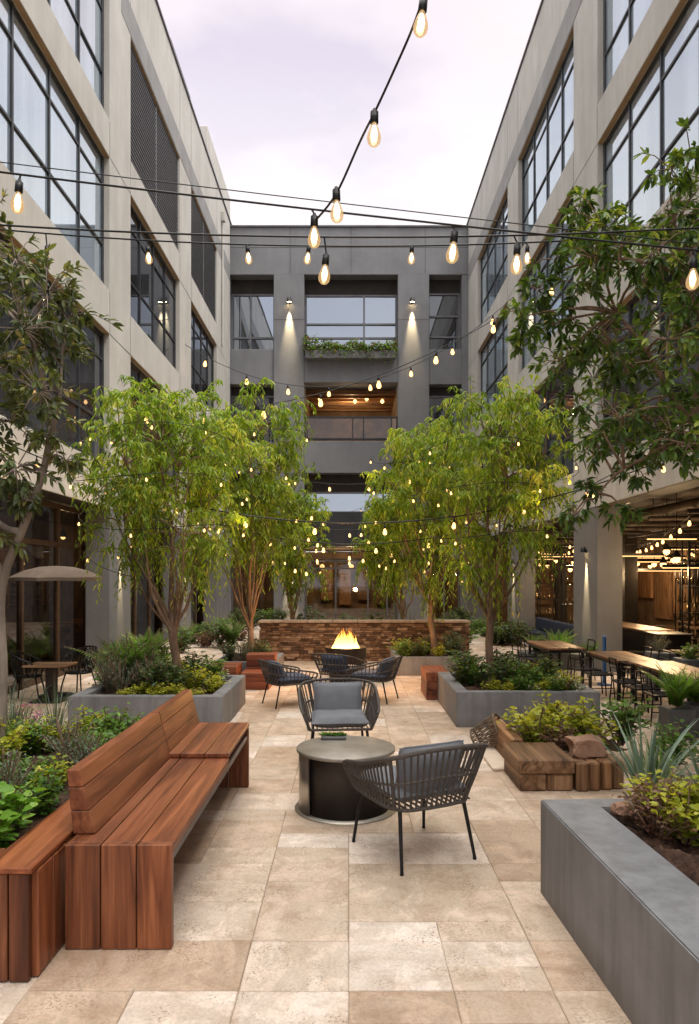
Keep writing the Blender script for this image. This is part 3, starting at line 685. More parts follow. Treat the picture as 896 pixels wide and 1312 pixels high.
for z in (bz(352)+.012,bz(317)): m.box(C[0]-.3,C[7]+.3,YB-.003,YB,z-.006,z+.006,0)
for x in (bx(372),bx(450),bx(545)): m.box(x-.006,x+.006,YB-.0035,YB-.0002,bz(350),bz(292),0)
for a,b_ in ((2,3),(4,5)): m.box(C[a]+.004,C[b_]-.004,YB-.043,YB-.04,bz(410)-.006,bz(410)+.006,0)
m.build('panel_joint','lintel',bb)
c=MB(); c.box(C[0]-3,C[7]+3,YB-.05,YB+1,bz(291)+.003,bz(291)+.06,.006); c.build('parapet_cap','flash',bb)
def bwin(xa,xb,z0,z1,dark,vx,hz,pane,y=YB+.45):
    m=MB(); fw=.06
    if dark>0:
        q=MB(); q.box(xa,xb,y-.02,y+.1,z1-dark,z1,.004); q.build('recess_shade','lintel',bb)  # shade at the top of the deep recess, put in as a dark strip
    zt=z1-dark
    for i,x in enumerate([xa]+list(vx)+[xb]):
        a,b_=(x,x+fw) if i==0 else ((x-fw,x) if i==len(vx)+1 else (x-fw/2,x+fw/2))
        m.box(a,b_,y-.06,y+.02,z0,zt-.002,.003)
    xs_=[xa]+list(vx)+[xb]
    for z in [z0+fw/2]+list(hz)+[zt-fw/2-.004]:
        for k in range(len(xs_)-1): m.box(xs_[k]+fw/2+(.031 if k==0 else .001),xs_[k+1]-fw/2-(.031 if k==len(xs_)-2 else .001),y-.055,y+.015,z-fw/2,z+fw/2,.003)
    f=m.build('window','flash',bb)
    p=MB()
    for k in range(len(xs_)-1):
        e=random.uniform(-.01,.01)
        p.add([(xs_[k],y+e,z0),(xs_[k+1],y-e,z0),(xs_[k+1],y-e,zt),(xs_[k],y+e,zt)],[(0,1,2,3)])
    p.build('pane',pane,f); return f
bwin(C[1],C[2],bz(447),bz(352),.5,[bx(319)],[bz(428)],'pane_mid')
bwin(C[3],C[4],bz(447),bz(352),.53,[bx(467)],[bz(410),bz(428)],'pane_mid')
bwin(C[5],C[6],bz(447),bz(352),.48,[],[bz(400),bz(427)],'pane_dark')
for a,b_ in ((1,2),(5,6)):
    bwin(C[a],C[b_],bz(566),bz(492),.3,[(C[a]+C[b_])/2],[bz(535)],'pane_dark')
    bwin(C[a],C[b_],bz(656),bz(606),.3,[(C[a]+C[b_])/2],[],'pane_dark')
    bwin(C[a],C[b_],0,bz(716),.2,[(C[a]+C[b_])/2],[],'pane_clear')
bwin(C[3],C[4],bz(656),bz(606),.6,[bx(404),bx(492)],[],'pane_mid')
# upstairs terrace with warm ceiling
m=MB(); z0,z1=bz(565),bz(490)
m.box(C[3],C[4],YB+4,YB+4.1,z0,z1,0); m.box(C[3]-.1,C[3],YB+.9,YB+4.1,z0,z1,0); m.box(C[4],C[4]+.1,YB+.9,YB+4.1,z0,z1,0); m.box(C[3],C[4],YB+.9,YB+4.1,z1+.005,z1+.1,0); m.build('terrace_wall','interior',bb)
m=MB()
for k in range(6): m.box(C[3],C[4],YB+1.0+k*.5,YB+1.1+k*.5,z1-.16,z1,.005)
m.build('terrace_beams','woodblock',bb)
m=MB(); m.box(C[3],C[4],YB+.9,YB+4.1,z0-.1,z0-.002,0); m.build('terrace_floor','intfloor',bb)
m=MB(); zr=bz(533)
m.box(C[3],C[4],YB+.06,YB+.12,zr-.06,zr,.006); m.box(C[3],C[4],YB+.06,YB+.12,z0+.06,z0+.12,.006)
for x in (C[3]+.03,C[3]+.1,bx(452),bx(466),bx(502),C[4]-.03): m.box(x-.02,x+.02,YB+.065,YB+.115,z0+.001,zr-.061,.004)
bal=m.build('balustrade','frame',bb)
m=MB(); m.add([(C[3],YB+.09,z0+.12),(C[4],YB+.09,z0+.12),(C[4],YB+.09,zr-.06),(C[3],YB+.09,zr-.06)],[(0,1,2,3)]); m.build('pane','pane_rail',bal)
for k,x in enumerate((410,455,470,490)):
    p=at(x,511+3*(k%2),YB+1.6)
    t=thing('pendant_lamp',f'amber bulb hanging from the upstairs terrace ceiling, {["leftmost","second from left","third from left","rightmost"][k]} of four','lamp',p,'bulbs over the upstairs terrace')
    a=MB(); a.tube([p+Vector((0,0,.05)),Vector((p.x,p.y,z1))],.01,5); a.build('cord','black',t)
    a=MB(); a.lathe([(0,-.1),(.06,-.04),(.07,.0),(.03,.07),(0,.08)],p,10); a.build('bulb','warm',t)
lamp('POINT',(.1,YB+2,z1-.5),60,parent=bb,r=.15)
# ground floor lobby
room_b=MB(); room_b.box(C[0],C[7],YB+5,YB+5.1,0,2.6,0); room_b.build('lobby_wall','interior',bb)
room_b=MB(); room_b.box(C[0]-.1,C[0],YB+.9,YB+5,0,2.6,0); room_b.box(C[7],C[7]+.1,YB+.9,YB+5,0,2.6,0); room_b.build('lobby_side','interior',bb)
room_b=MB(); room_b.box(C[0],C[7],YB+.9,YB+5,2.62,2.7,0); room_b.build('lobby_ceiling','intceil',bb)
room_b=MB(); room_b.box(C[0],C[7],YB-.0,YB+5,-.02,-.002,0); room_b.build('lobby_floor','intfloor',bb)
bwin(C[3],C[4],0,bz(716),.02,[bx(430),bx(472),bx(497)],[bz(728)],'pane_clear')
m=MB()
for k in range(6): m.box(-1.9+k*.75,-1.4+k*.75,YB+4.6,YB+4.9,.4+.2*(k%2),1.9,.02)
m.build('lobby_shelf','woodtop',bb)
for k,x in enumerate((-1.0,.1,1.2)):
    p=(x,YB+2.2,1.95)
    t=thing('pendant_lamp',f'warm pendant in the far lobby behind the fire, {["left","middle","right"][k]} one','lamp',p,'pendants in the far lobby')
    a=MB(); a.tube([(x,YB+2.2,2.0),(x,YB+2.2,2.62)],.01,5); a.build('cord','black',t)
    a=MB(); a.lathe([(0,-.1),(.08,-.03),(.09,.02),(.05,.08),(0,.1)],p,12); a.build('bulb','warm',t)
    lamp('POINT',(x,YB+2.2,1.75),75,parent=t,r=.08)

# wall sconces -------------------------------------------------------
def sconce(p, n, label, e=14, sc=1.0):
    """p on the wall, n outward normal"""
    n=Vector(n); p=Vector(p); t=thing('wall_sconce',label,'lamp',p,'downlight sconces on the piers')
    q=p+n*.055*sc
    a=MB(); a.lathe([(0,.0),(.035*sc,.0),(.035*sc,.02),(0,.02)],p,12,Matrix.Rotation(R(90),4,'X') if abs(n.y)>.5 else Matrix.Rotation(R(90)*(1 if n.x>0 else -1),4,'Y'))
    a.tube([p,q],.012*sc,6); a.lathe([(0,.07*sc),(.04*sc,.065*sc),(.05*sc,.0),(.05*sc,-.02*sc)],q,14); a.build('bracket','black',t)
    a=MB(); a.lathe([(0,-.005*sc),(.042*sc,-.004*sc)],q,14); a.build('lens','fil',t)
    o=lamp('SPOT',q-Vector((0,0,.03)),e*38,(1,.77,.42),t,r=.012*sc,spot_size=R(27),spot_blend=1)
    o.rotation_euler=(-Vector((0,0,1))-n*.07).to_track_quat('-Z','Y').to_euler()
    return t
sconce((XR,12.2,at(747,706,12.2).z),(-1,0,0),'black sconce throwing light down the wide grey pier on the right',16)
sconce((XR,17.6,1.95),(-1,0,0),'black sconce on the second grey pier to the right',16)
sconce((-XL,17.6,2.0),(1,0,0),'black sconce on the second left pier half hidden by the tree',22)
sconce((-XL,12.6,1.95),(1,0,0),'black sconce on the first left pier beside the willow crown',10)
for px in (371,528): sconce((bx(px),YB-.04,bz(388)),(0,-1,0),f'small sconce lighting the {"left" if px<400 else "right"} upper pilaster of the far block',44,1.8)
for px in (372,556): sconce((bx(px),YB-.04,1.95),(0,-1,0),f'small sconce low on the {"left" if px<400 else "right"} pilaster of the far block',40,1.6)

# ------------------------------------------------------------------ stone wall
t=thing('stone_wall','low reddish brown stacked stone wall behind the fire pit','wall',(.3,13.3,0))
m=MB(); r2=random.Random(5)
x0,x1=at(332,0,13.2).x,at(602,0,13.2).x; z=0
m.box(x0+.02,x1-.02,13.24,13.6,0,.7,0,rnd=.05)
while z<.69:
    h=r2.choice([.028,.035,.045,.06]); x=x0-r2.uniform(0,.1); h=min(h,.71-z)
    while x<x1:
        L=r2.uniform(.07,.2); a=max(x,x0); b_=min(x+L,x1)
        if b_-a>.03: m.box(a+.002,b_-.002,13.2+r2.uniform(-.022,.012),13.3,z+.0015,z+h-.0015,.006,rnd=r2.random())
        x+=L
    z+=h
m.build('stones','brick',t)
m=MB(); x=x0-.02
while x<x1:
    L=r2.uniform(.4,.7); b_=min(x+L,x1+.02); m.box(x+.003,b_-.003,13.16,13.64,.715,.755,.008,rnd=.75+r2.uniform(0,.25)); x+=L
m.build('coping','brick',t)

# ------------------------------------------------------------------ planters
def planter(name,label,outer,inner,z1,zs,mat='concrete',cat='planter',bev=.006,soil=True):
    cx=sum(p[0] for p in outer)/4; cyy=sum(p[1] for p in outer)/4
    t=thing(name,label,cat,(cx,cyy,0))
    bm=bmesh.new(); n=4
    vo0=[bm.verts.new((x,y,0)) for x,y in outer]; vo1=[bm.verts.new((x,y,z1)) for x,y in outer]
    vi1=[bm.verts.new((x,y,z1)) for x,y in inner]; vi0=[bm.verts.new((x,y,zs-.1)) for x,y in inner]
    for i in range(n):
        j=(i+1)%n
        bm.faces.new((vo0[i],vo0[j],vo1[j],vo1[i])); bm.faces.new((vo1[i],vo1[j],vi1[j],vi1[i])); bm.faces.new((vi1[i],vi1[j],vi0[j],vi0[i]))
    bmesh.ops.recalc_face_normals(bm,faces=bm.faces)
    bm.edges.ensure_lookup_table()
    es=[e for e in bm.edges if (e.verts[0] in vo1 and e.verts[1] in vo1) or (e.verts[0] in vi1 and e.verts[1] in vi1) or (e.verts[0].co.xy-e.verts[1].co.xy).length<1e-6 and (e.verts[0] in vo0 or e.verts[1] in vo0)]
    bmesh.ops.bevel(bm,geom=es,offset=bev,segments=2,affect='EDGES')
    bm.verts.index_update()
    m=MB(); m.add([v.co.copy() for v in bm.verts],[[v.index for v in f.verts] for f in bm.faces]); bm.free()
    m.build('shell',mat,t)
    if soil: soilmesh(t,inner,zs,.06 if z1>.45 else .03,.025 if z1>.45 else .045)
    return t
def soilmesh(t,inner,zs,amp=.03,res=.045):
    xs_=[p[0] for p in inner]; ys_=[p[1] for p in inner]
    A,B,Cc,D=[Vector((*p,0)) for p in inner]
    nx=max(4,int((B-A).length/res)); ny=max(4,int((D-A).length/res)); nx=min(nx,100); ny=min(ny,100)
    vs=[];fs=[]
    for j in range(ny+1):
        for i in range(nx+1):
            u=i/nx;v=j/ny; p=(A*(1-u)+B*u)*(1-v)+(D*(1-u)+Cc*u)*v
            h=noise.fractal(Vector((p.x*7,p.y*7,zs)),.8,2.2,5)*amp+abs(noise.noise(Vector((p.x*24,p.y*24,1))))*amp*.8
            vs.append((p.x,p.y,zs+h))
    for j in range(ny):
        for i in range(nx):
            k=j*(nx+1)+i; fs.append((k,k+1,k+nx+2,k+nx+1))
    m=MB(); m.add(vs,fs,False); m.build('soil','soil',t)
def rect(x0,x1,y0,y1): return [(x0,y0),(x1,y0),(x1,y1),(x0,y1)]
pFR=planter('planter','large dark grey concrete planter at the lower right corner',[(1.07,1.0),(3.7,1.0),(3.7,3.64),(.97,3.556)],[(1.35,1.1),(3.5,1.1),(3.5,3.46),(1.24,3.43)],.47,.405,bev=.006)
pL1=planter('planter','grey concrete planter under the left willow tree behind the bench',rect(-2.9,-1.3,7.24,8.85),rect(-2.76,-1.44,7.38,8.71),.355,.3)
pR1=planter('planter','grey concrete planter under the right willow tree',rect(1.14,2.66,7.42,9.0),rect(1.28,2.52,7.56,8.86),.37,.31)
pR2=planter('planter','smaller grey concrete planter in front of the stone wall on the right',rect(.74,1.96,11.25,12.5),rect(.84,1.86,11.35,12.4),.3,.25)
pL2=planter('planter','small grey concrete planter in front of the stone wall on the left',rect(-2.05,-1.1,10.6,11.9),rect(-1.95,-1.2,10.7,11.8),.3,.25)
# wooden planter at the left edge, next to the bench
t=thing('timber_planter','red timber planter box at the lower left corner against the bench','planter',(-2.2,4,0)); pFL=t
m=MB(); rr=random.Random(2)
x=-3.35
while x<-1.26:
    wd=min(rr.choice([.09,.14,.14,.05]), -1.255-x)
    if wd>.02: m.box(x+.003,x+wd-.003,2.75+rr.uniform(0,.008),2.79,.005,.43,.004,axis=2)
    x+=wd
y=2.792
while y<5.35:
    wd=min(.145,5.36-y)
    m.box(-1.265,-1.235,y+.003,y+wd-.003,.005,.43,.004,axis=2); y+=wd
m.box(-3.35,-1.265,5.33,5.36,.005,.43,.004,axis=0)
m.build('plank_side','wood',t)
m=MB(); m.box(-3.35,-1.44,2.745,2.95,.432,.458,.004,axis=0); m.box(-1.437,-1.24,2.745,3.9,.432,.458,.004,axis=1); m.box(-1.437,-1.24,3.904,5.36,.432,.458,.004,axis=1); m.box(-3.35,-1.44,5.2,5.36,.432,.458,.004,axis=0)
m.build('timber_rim','wood',t)
soilmesh(t,rect(-3.35,-1.44,2.95,5.2),.4)

# ------------------------------------------------------------------ bench
t=thing('bench','long reddish hardwood bench with a slanted plank backrest','bench',(-.98,4.15,0))
bxl,bxr=-1.215,-.755; zs=.45; w3=(bxr-bxl)/3
m=MB()
for k in range(3):
    xa=bxl+k*w3+.0025; xb=bxl+(k+1)*w3-.0025
    m.box(xa,xb,3.042,4.44,zs-.05,zs,.003,axis=1,rnd=.45+.2*k)
m.build('seat','wood',t)
m=MB()
for k in range(3):
    xa=bxl+k*w3+.0025; xb=bxl+(k+1)*w3-.0025
    m.box(xa,xb,4.425,5.36,zs+.003,zs+.033,.004,axis=1,rnd=.6+.15*(k%2))
m.build('raised_seat','wood',t,label='raised far section of the plank seat')
m=MB()
for k in range(3): m.box(bxl+k*w3+.0025,bxl+(k+1)*w3-.0025,3.0,3.04,.004,zs,.003,axis=2,rnd=.5+.1*k)
m.build('end_panel','wood',t)
m=MB()
for k in range(3): m.box(bxl+k*w3+.0025,bxl+(k+1)*w3-.0025,5.3,5.345,.004,zs-.001,.004,axis=2,rnd=.3+.1*k)
m.build('end_panel','wood',t)
m=MB(); m.box(bxr-.03,bxr-.008,3.045,5.29,zs-.085,zs-.053,.003); m.box(bxr-.016,bxr-.006,3.041,3.05,.004,zs-.085,.002); m.box(bxl+.02,bxl+.05,3.045,5.29,zs-.085,zs-.053,.003); m.build('steel_rail','flash',t)
# backrest: tapered planks leaning back
m=MB()
def backplank(y0,y1,u0,u1,thk0,thk1,rn):
    # profile: foot at x=-1.13 front, leaning to -X
    def P(u,f): return (-1.125-.075*u-(0 if f else (thk0+(thk1-thk0)*u)), zs+.003+.285*u)
    q=[P(u0,1),P(u1,1),P(u1,0),P(u0,0)]; vs=[(x,y0,z) for x,z in q]+[(x,y1,z) for x,z in q]
    off=random.random()*50; wc=[(v[1]+off,v[0]*1.0+off,v[2]+off) for v in vs]
    bm=bmesh.new(); bv=[bm.verts.new(v) for v in vs]
    for f in ((0,1,2,3),(7,6,5,4),(0,4,5,1),(1,5,6,2),(2,6,7,3),(3,7,4,0)): bm.faces.new([bv[i] for i in f])
    bmesh.ops.recalc_face_normals(bm,faces=bm.faces); bmesh.ops.bevel(bm,geom=list(bm.edges),offset=.004,segments=1,affect='EDGES'); bm.verts.index_update()
    V=[v.co.copy() for v in bm.verts]; m.add(V,[[v.index for v in f.verts] for f in bm.faces],False,rn,[(v.y+off,v.x+off,v.z+off) for v in V]); bm.free()
for (a,b_) in ((3.12,4.44),(4.447,5.34)):
    backplank(a,b_,0,.36,.1,.055,.35+random.random()*.2); backplank(a,b_,.366,.725,.1,.055,.5+random.random()*.2); backplank(a,b_,.731,1,.1,.055,.75)
m.build('backrest','wood',t)

# ------------------------------------------------------------------ coffee table
t=thing('coffee_table','round drum coffee table with worn metal top','table',(-.02,4.85,0)); cxy=Vector((-.02,4.85,0))
m=MB(); m.lathe([(0,.398),(.335,.398),(.34,.402),(.34,.418),(.334,.423),(.0,.423)],cxy,64); m.build('tabletop','tabletop',t)
m=MB(); m.lathe([(.3,.396),(.3,.012),(0,.012)],cxy,56); m.build('drum','drum',t)
m=MB(); m.lathe([(.322,.392),(.325,.39),(.325,.004),(.315,.004),(.315,.392),(.322,.392)],cxy,22,a0=R(140),a1=R(221)); m.build('metal_sheet','steel',t)
m=MB(); m.lathe([(.0,.011),(.35,.011),(.352,.006),(.352,0.0005)],cxy,48); m.build('base_plate','steel',t)

# ------------------------------------------------------------------ lounge chairs
def pillow(mb,w,h,th,M,n=14,p=3.2,wr=.006,seed=0):
    vs=[];fs=[]
    for side in (1,-1):
        o=len(vs)
        for j in range(n+1):
            for i in range(n+1):
                u=-1+2*i/n; v=-1+2*j/n
                e=max(0,(1-abs(u)**p))**.42*max(0,(1-abs(v)**p))**.42
                pin=1-.045*(1-abs(v)**2)*(abs(u)**4) ; pin2=1-.045*(1-abs(u)**2)*(abs(v)**4)
                k=noise.noise(Vector((u*2.2+seed,v*2.2,side*3)))*wr*e
                vs.append(M@Vector((u*w/2*pin, v*h/2*pin2, side*th/2*e+k)))
        for j in range(n):
            for i in range(n):
                k=o+j*(n+1)+i; q=(k,k+1,k+n+2,k+n+1); fs.append(q if side>0 else q[::-1])
    mb.add(vs,fs,True)
    # piping round the seam
    pts=[]
    for k in range(44):
        a=2*math.pi*k/44; c,s_=math.cos(a),math.sin(a)
        r=1/max(abs(c),abs(s_)); u,v=c*r,s_*r
        pts.append(M@Vector((u*w/2*(1-.045*(1-v*v)*(abs(u)**4))*.995, v*h/2*(1-.045*(1-u*u)*(abs(v)**4))*.995,0)))
    mb.tube(pts,.006,6,closed=True)
def smooth(pts,k=4):
    P=[Vector(p) for p in pts]; out=[]
    for i in range(len(P)-1):
        p0=P[max(i-1,0)];p1=P[i];p2=P[i+1];p3=P[min(i+2,len(P)-1)]
        for j in range(k):
            t_=j/k; out.append(.5*((2*p1)+(-p0+p2)*t_+(2*p0-5*p1+4*p2-p3)*t_*t_+(-p0+3*p1-3*p2+p3)*t_**3))
    out.append(P[-1]); return out
def lounge(label,cush='cush',nrope=46,backc=True,pil_tilt=18):
    t=thing('lounge_chair',label,'chair')
    def res(P,n):
        d=[0]
        for i in range(1,len(P)): d.append(d[-1]+(P[i]-P[i-1]).length)
        o=[];k=0
        for i in range(n):
            s_=d[-1]*i/(n-1)
            while k<len(P)-2 and d[k+1]<s_: k+=1
            o.append(P[k].lerp(P[k+1],(s_-d[k])/max(1e-9,d[k+1]-d[k])))
        return o
    top=smooth([(-.3,.3,.475),(-.32,.22,.505),(-.335,0,.55),(-.335,-.2,.61),(-.29,-.31,.645),(-.15,-.345,.665),(0,-.35,.668),(.15,-.345,.665),(.29,-.31,.645),(.335,-.2,.61),(.335,0,.55),(.32,.22,.505),(.3,.3,.475)])
    bot=smooth([(-.25,.27,.345),(-.262,.2,.34),(-.265,0,.335),(-.255,-.14,.33),(-.2,-.235,.33),(-.1,-.255,.33),(0,-.26,.33),(.1,-.255,.33),(.2,-.235,.33),(.255,-.14,.33),(.265,0,.335),(.262,.2,.34),(.25,.27,.345)])
    m=MB(); m.tube(top,.0125,8); m.tube(bot,.011,8); m.tube([bot[0],bot[-1]],.011,8)
    for a,b_ in ((top[0],bot[0]),(top[-1],bot[-1])): m.tube(smooth([a,a.lerp(b_,.3)+Vector((0,.012,0)),b_],3),.0125,8)
    mid=[a.lerp(b_,.5) for a,b_ in zip(top,bot)]; m.tube(mid,.009,6)
    T=res(top,nrope+2); B=res(bot,nrope+2)
    for k in (int(nrope*.33),int(nrope*.67)): m.tube([T[k],B[k]],.011,6)
    m.build('frame','rope',t)
    m=MB()
    for k in range(1,nrope+1): m.tube([T[k],T[k].lerp(B[k],.5)+Vector((0,-.004,0)),B[k]],.0066,5,cap=False)
    m.build('rope_weave','rope',t)
    m=MB()
    for k in range(12):
        x=-.23+.46*k/11; m.tube([(x,-.235,.334),(x,.265,.342)],.006,5)
    m.build('seat_webbing','rope',t)
    for (a,b_) in (((-.21,-.2,.33),(-.24,-.27,0)),((.21,-.2,.33),(.24,-.27,0)),((-.22,.22,.34),(-.25,.27,0)),((.22,.22,.34),(.25,.27,0))):
        m=MB(); a=Vector(a);b_=Vector(b_); m.tube([a,b_+Vector((0,0,.012))],[.012,.0095],8); m.tube([b_+Vector((0,0,.012)),b_],.011,8); m.build('leg','black',t)
    m=MB(); pillow(m,.47,.5,.1,Matrix.Translation((0,.03,.395)),p=6,seed=1); m.build('seat_cushion',cush,t)
    if backc:
        m=MB(); pillow(m,.43,.32,.14,Matrix.Translation((0,-.165,.508))@Matrix.Rotation(R(90+pil_tilt),4,'X'),seed=5); m.build('back_cushion',cush,t)
    return t
# nearest chair: seen from behind, facing the table
ch1=lounge('charcoal rope lounge chair seen from behind at lower right of the round table',pil_tilt=14)
ch1.location=(.375,4.1,0); ch1.rotation_euler=(0,0,R(27))
ch2=dup(ch1,(-.085,6.0,0),R(184),'grey cushioned lounge chair facing the camera behind the round table')
ch3=lounge('lounge chair with navy cushion left of the fire pit','cushblue',30,pil_tilt=24)
ch3.location=(-.76,8.75,0); ch3.scale=(.92,.92,.84); ch3.rotation_euler=(0,0,R(-62))
dup(ch3,(.33,9.05,0),R(68),'lounge chair with navy cushion right of the fire pit')
dup(ch3,(-.12,9.6,0),R(-25),'lounge chair with navy cushion seen from behind, right in front of the fire pit')

# ------------------------------------------------------------------ fire pit
fc=Vector((at(443,0,10.5).x,10.6,0))
t=thing('fire_pit','round dark metal fire pit bowl in front of the stone wall','fire pit',fc)
m=MB(); m.lathe([(.22,0),(.24,.02),(.3,.36),(.315,.5),(.325,.53),(.31,.535),(.285,.5),(.26,.4),(0,.38)],fc,40); m.build('bowl','drum',t)
m=MB()
for k in range(7):
    a=k*2.4; c=fc+Vector((math.cos(a)*.11,math.sin(a)*.11,.46)); d_=Vector((math.cos(a+.9),math.sin(a+.9),.15*(k%3-1)))
    m.tube([c-d_*.16,c+d_*.16],[.035,.03],8)
m.build('log','char',t)
fl=MB(); rf=random.Random(11)
for k in range(54):
    a=rf.uniform(0,6.28); r0=.24*math.sqrt(rf.random()); H=(.55-1.3*r0)*rf.uniform(.35,1.1); wd=rf.uniform(.012,.036)
    bpos=fc+Vector((math.cos(a)*r0,math.sin(a)*r0,.44)); ph=rf.uniform(0,6)
    pts=[];rad=[]
    for i in range(9):
        u=i/8; pts.append(bpos+Vector((math.sin(ph+u*4)*.035*u+ -math.cos(a)*r0*.5*u, math.cos(ph*1.3+u*3.4)*.03*u-math.sin(a)*r0*.5*u, H*u)))
        rad.append(max(.0015,wd*(math.sin(math.pi*min(1,(u*.8+.2)))**.8)*(1-u)**.45))
    n0=len(fl.v); fl.tube(pts,rad,8,cap=False)
    for i in range(n0,len(fl.v)): q=fl.v[i]; fl.wc[i]=(q[0],q[1],(q[2]-.44)/.4)
fo=fl.build('fire_flame','flame'); tag(fo,'orange fire burning in the dark metal bowl','flame')
lamp('POINT',fc+Vector((0,-.05,.85)),110,(1,.5,.17),fo,r=.12)
# ------------------------------------------------------------------ timber blocks left of the fire pit and beside right planters
def stack(name,label,specs,mat='woodred'):
    x=sum((s[0]+s[1])/2 for s in specs)/len(specs); y=sum((s[2]+s[3])/2 for s in specs)/len(specs)
    t=thing(name,label,'timber block',(x,y,0))
    for s in specs:
        m=MB(); n=s[6]; dz=(s[5]-s[4])/n
        for k in range(n): m.box(s[0]+.004*(k%2),s[1]-.004*(k%2),s[2],s[3],s[4]+k*dz+.002,s[4]+(k+1)*dz-.001,.006,axis=s[7])
        m.build('timber',mat,t)
    return t
stack('timber_step','stepped red timber block between the left planters and the fire pit',[(-1.5,-1.08,10.28,10.58,0,.45,5,0),(-1.52,-1.12,9.85,10.27,0,.24,2,0)])
stack('timber_block','low red timber box beside the small left planter',[(-1.95,-1.56,9.75,10.3,0,.34,3,0)])
stack('timber_block','red timber cube against the back of the right planter',[(1.0,1.3,9.05,9.75,0,.36,3,1)])
# low chopped timbers with rock, right
t=thing('timber_edging','low brown timber blocks edging the yellow shrubs at right','timber block',(1.6,5.5,0))
m=MB(); m.box(1.26,1.68,5.2,5.75,.13,.24,.012,axis=1); m.box(1.27,1.47,5.21,5.75,0,.128,.012,axis=1); m.box(1.475,1.67,5.215,5.75,0,.126,.012,axis=2); m.build('timber','woodblock',t)
m=MB()
for k in range(4): m.box(1.69+k*.095,1.78+k*.095,5.2+.02*k,5.5,0,.215-.005*(k%2),.012,axis=2)
m.build('timber','woodblock',t)
m=MB(); m.box(1.34,1.44,5.78,6.7,0,.26,.012,axis=1); m.build('timber','woodblock',t)
m=MB(); vs=[];fs=[]
soilmesh(t,rect(1.45,2.3,5.76,6.5),.16,.03)
def rock(name,label,c,s,seed,mat='rock'):
    bm=bmesh.new(); bmesh.ops.create_icosphere(bm,subdivisions=3,radius=1)
    for v in bm.verts:
        p=v.co.copy(); q=Vector((max(-.72,min(.72,p.x)),max(-.7,min(.7,p.y)),max(-.6,min(.62,p.z))))
        q+=p*noise.noise(p*1.3+Vector((seed,0,0)))*.25; v.co=Vector((q.x*s[0],q.y*s[1],q.z*s[2]))+Vector(c)
    m=MB(); m.add([v.co for v in bm.verts],[[v.index for v in f.verts] for f in bm.faces],False); bm.free()
    o=m.build(name,mat); tag(o,label,'rock'); return o
rock('rock','reddish angular rock lying on the low timber blocks',(1.83,5.42,.285),(.17,.13,.11),3)
rock('rock','brown stone at the soil edge of the corner planter',(1.31,3.36,.49),(.06,.05,.035),8)
m=MB(); m.box(1.18,1.34,5.75,6.5,.001,.03,.008); tag(m.build('stone_slab','slab'),'pale stone slab on the paving beside the low timber','slab')
# wicker basket
t=thing('wicker_basket','dark open-weave wicker basket tipped over behind the near chair','basket',at(626,958,6.5))
Mk=Matrix.Rotation(R(62),4,'Y')@Matrix.Rotation(R(20),4,'X'); m=MB(); base=Vector((at(626,0,6.5).x,6.5,.13))
def bp(a,u): r=.1+.055*u; return base+Mk@Vector((r*math.cos(a),r*math.sin(a),-.13+.26*u))
for k in range(20):
    a=k*6.2832/20
    m.tube([bp(a+.5*u/4,u/4) for u in range(5)],.0055,5); m.tube([bp(a-.5*u/4,u/4) for u in range(5)],.0055,5)
m.build('weave','cane',t)
m=MB()
for u in (0,1): m.tube([bp(k*6.2832/28,u) for k in range(28)],.011,6,closed=True)
m.build('rim','cane',t)

# ------------------------------------------------------------------ tables, chairs at right
def dtable(label,x0,x1,y0,y1,h=.52):
    t=thing('dining_table',label,'table',((x0+x1)/2,(y0+y1)/2,0))
    m=MB(); n=3; wd=(x1-x0)/n
    for k in range(n): m.box(x0+k*wd+.002,x0+(k+1)*wd-.002,y0,y1,h-.03,h,.004,axis=1)
    m.build('tabletop','woodtop',t)
    m=MB(); m.box(x0+.02,x1-.02,y0+.02,y0+.05,h-.075,h-.032,.003); m.box(x0+.02,x1-.02,y1-.05,y1-.02,h-.075,h-.032,.003); m.box(x0+.02,x0+.05,y0+.051,y1-.051,h-.075,h-.032,.003); m.box(x1-.05,x1-.02,y0+.051,y1-.051,h-.075,h-.032,.003); m.build('apron','black',t)
    for x in (x0+.04,x1-.04):
        for y in (y0+.04,y1-.04):
            m=MB(); m.box(x-.02,x+.02,y-.02,y+.02,0,h-.077,.003); m.build('leg','black',t)
    return t
dtable('wooden dining table farthest back among the right row, beside the ferns',2.98,3.55,10.5,11.75)
dtable('wooden dining table in the middle of the right row by the wide pier',3.42,3.98,8.95,10.1)
dtable('wooden dining table nearest the camera in the right row',3.52,4.08,7.3,8.85,.53)
def dchair(label):
    t=thing('dining_chair',label,'chair',group='black metal dining chairs at the right tables')
    m=MB(); m.box(-.15,.15,-.15,.15,.31,.33,.006); m.build('seat','black',t)
    for x in (-.14,.14):
        m=MB(); m.tube([(x,.14,.31),(x*1.1,.16,0)],.009,6); m.build('leg','black',t)
        m=MB(); m.tube([(x*1.1,-.17,0),(x,-.14,.31),(x,-.175,.6)],.009,6); m.build('leg','black',t)
    m=MB(); m.tube(smooth([(-.14,-.17,.6),(0,-.195,.605),(.14,-.17,.6)],4),.012,6); m.tube(smooth([(-.14,-.16,.5),(0,-.18,.5),(.14,-.16,.5)],4),.008,6); m.tube(smooth([(-.14,-.15,.42),(0,-.17,.42),(.14,-.15,.42)],4),.008,6); m.build('backrest','black',t)
    m=MB(); m.tube([(-.145,.15,.15),(-.145,-.155,.15)],.006,5); m.build('stretcher','black',t); m=MB(); m.tube([(.145,.15,.15),(.145,-.155,.15)],.006,5); m.build('stretcher','black',t)
    return t
dc=dchair('thin black metal chair on the court side of the nearest right table'); spots=[]
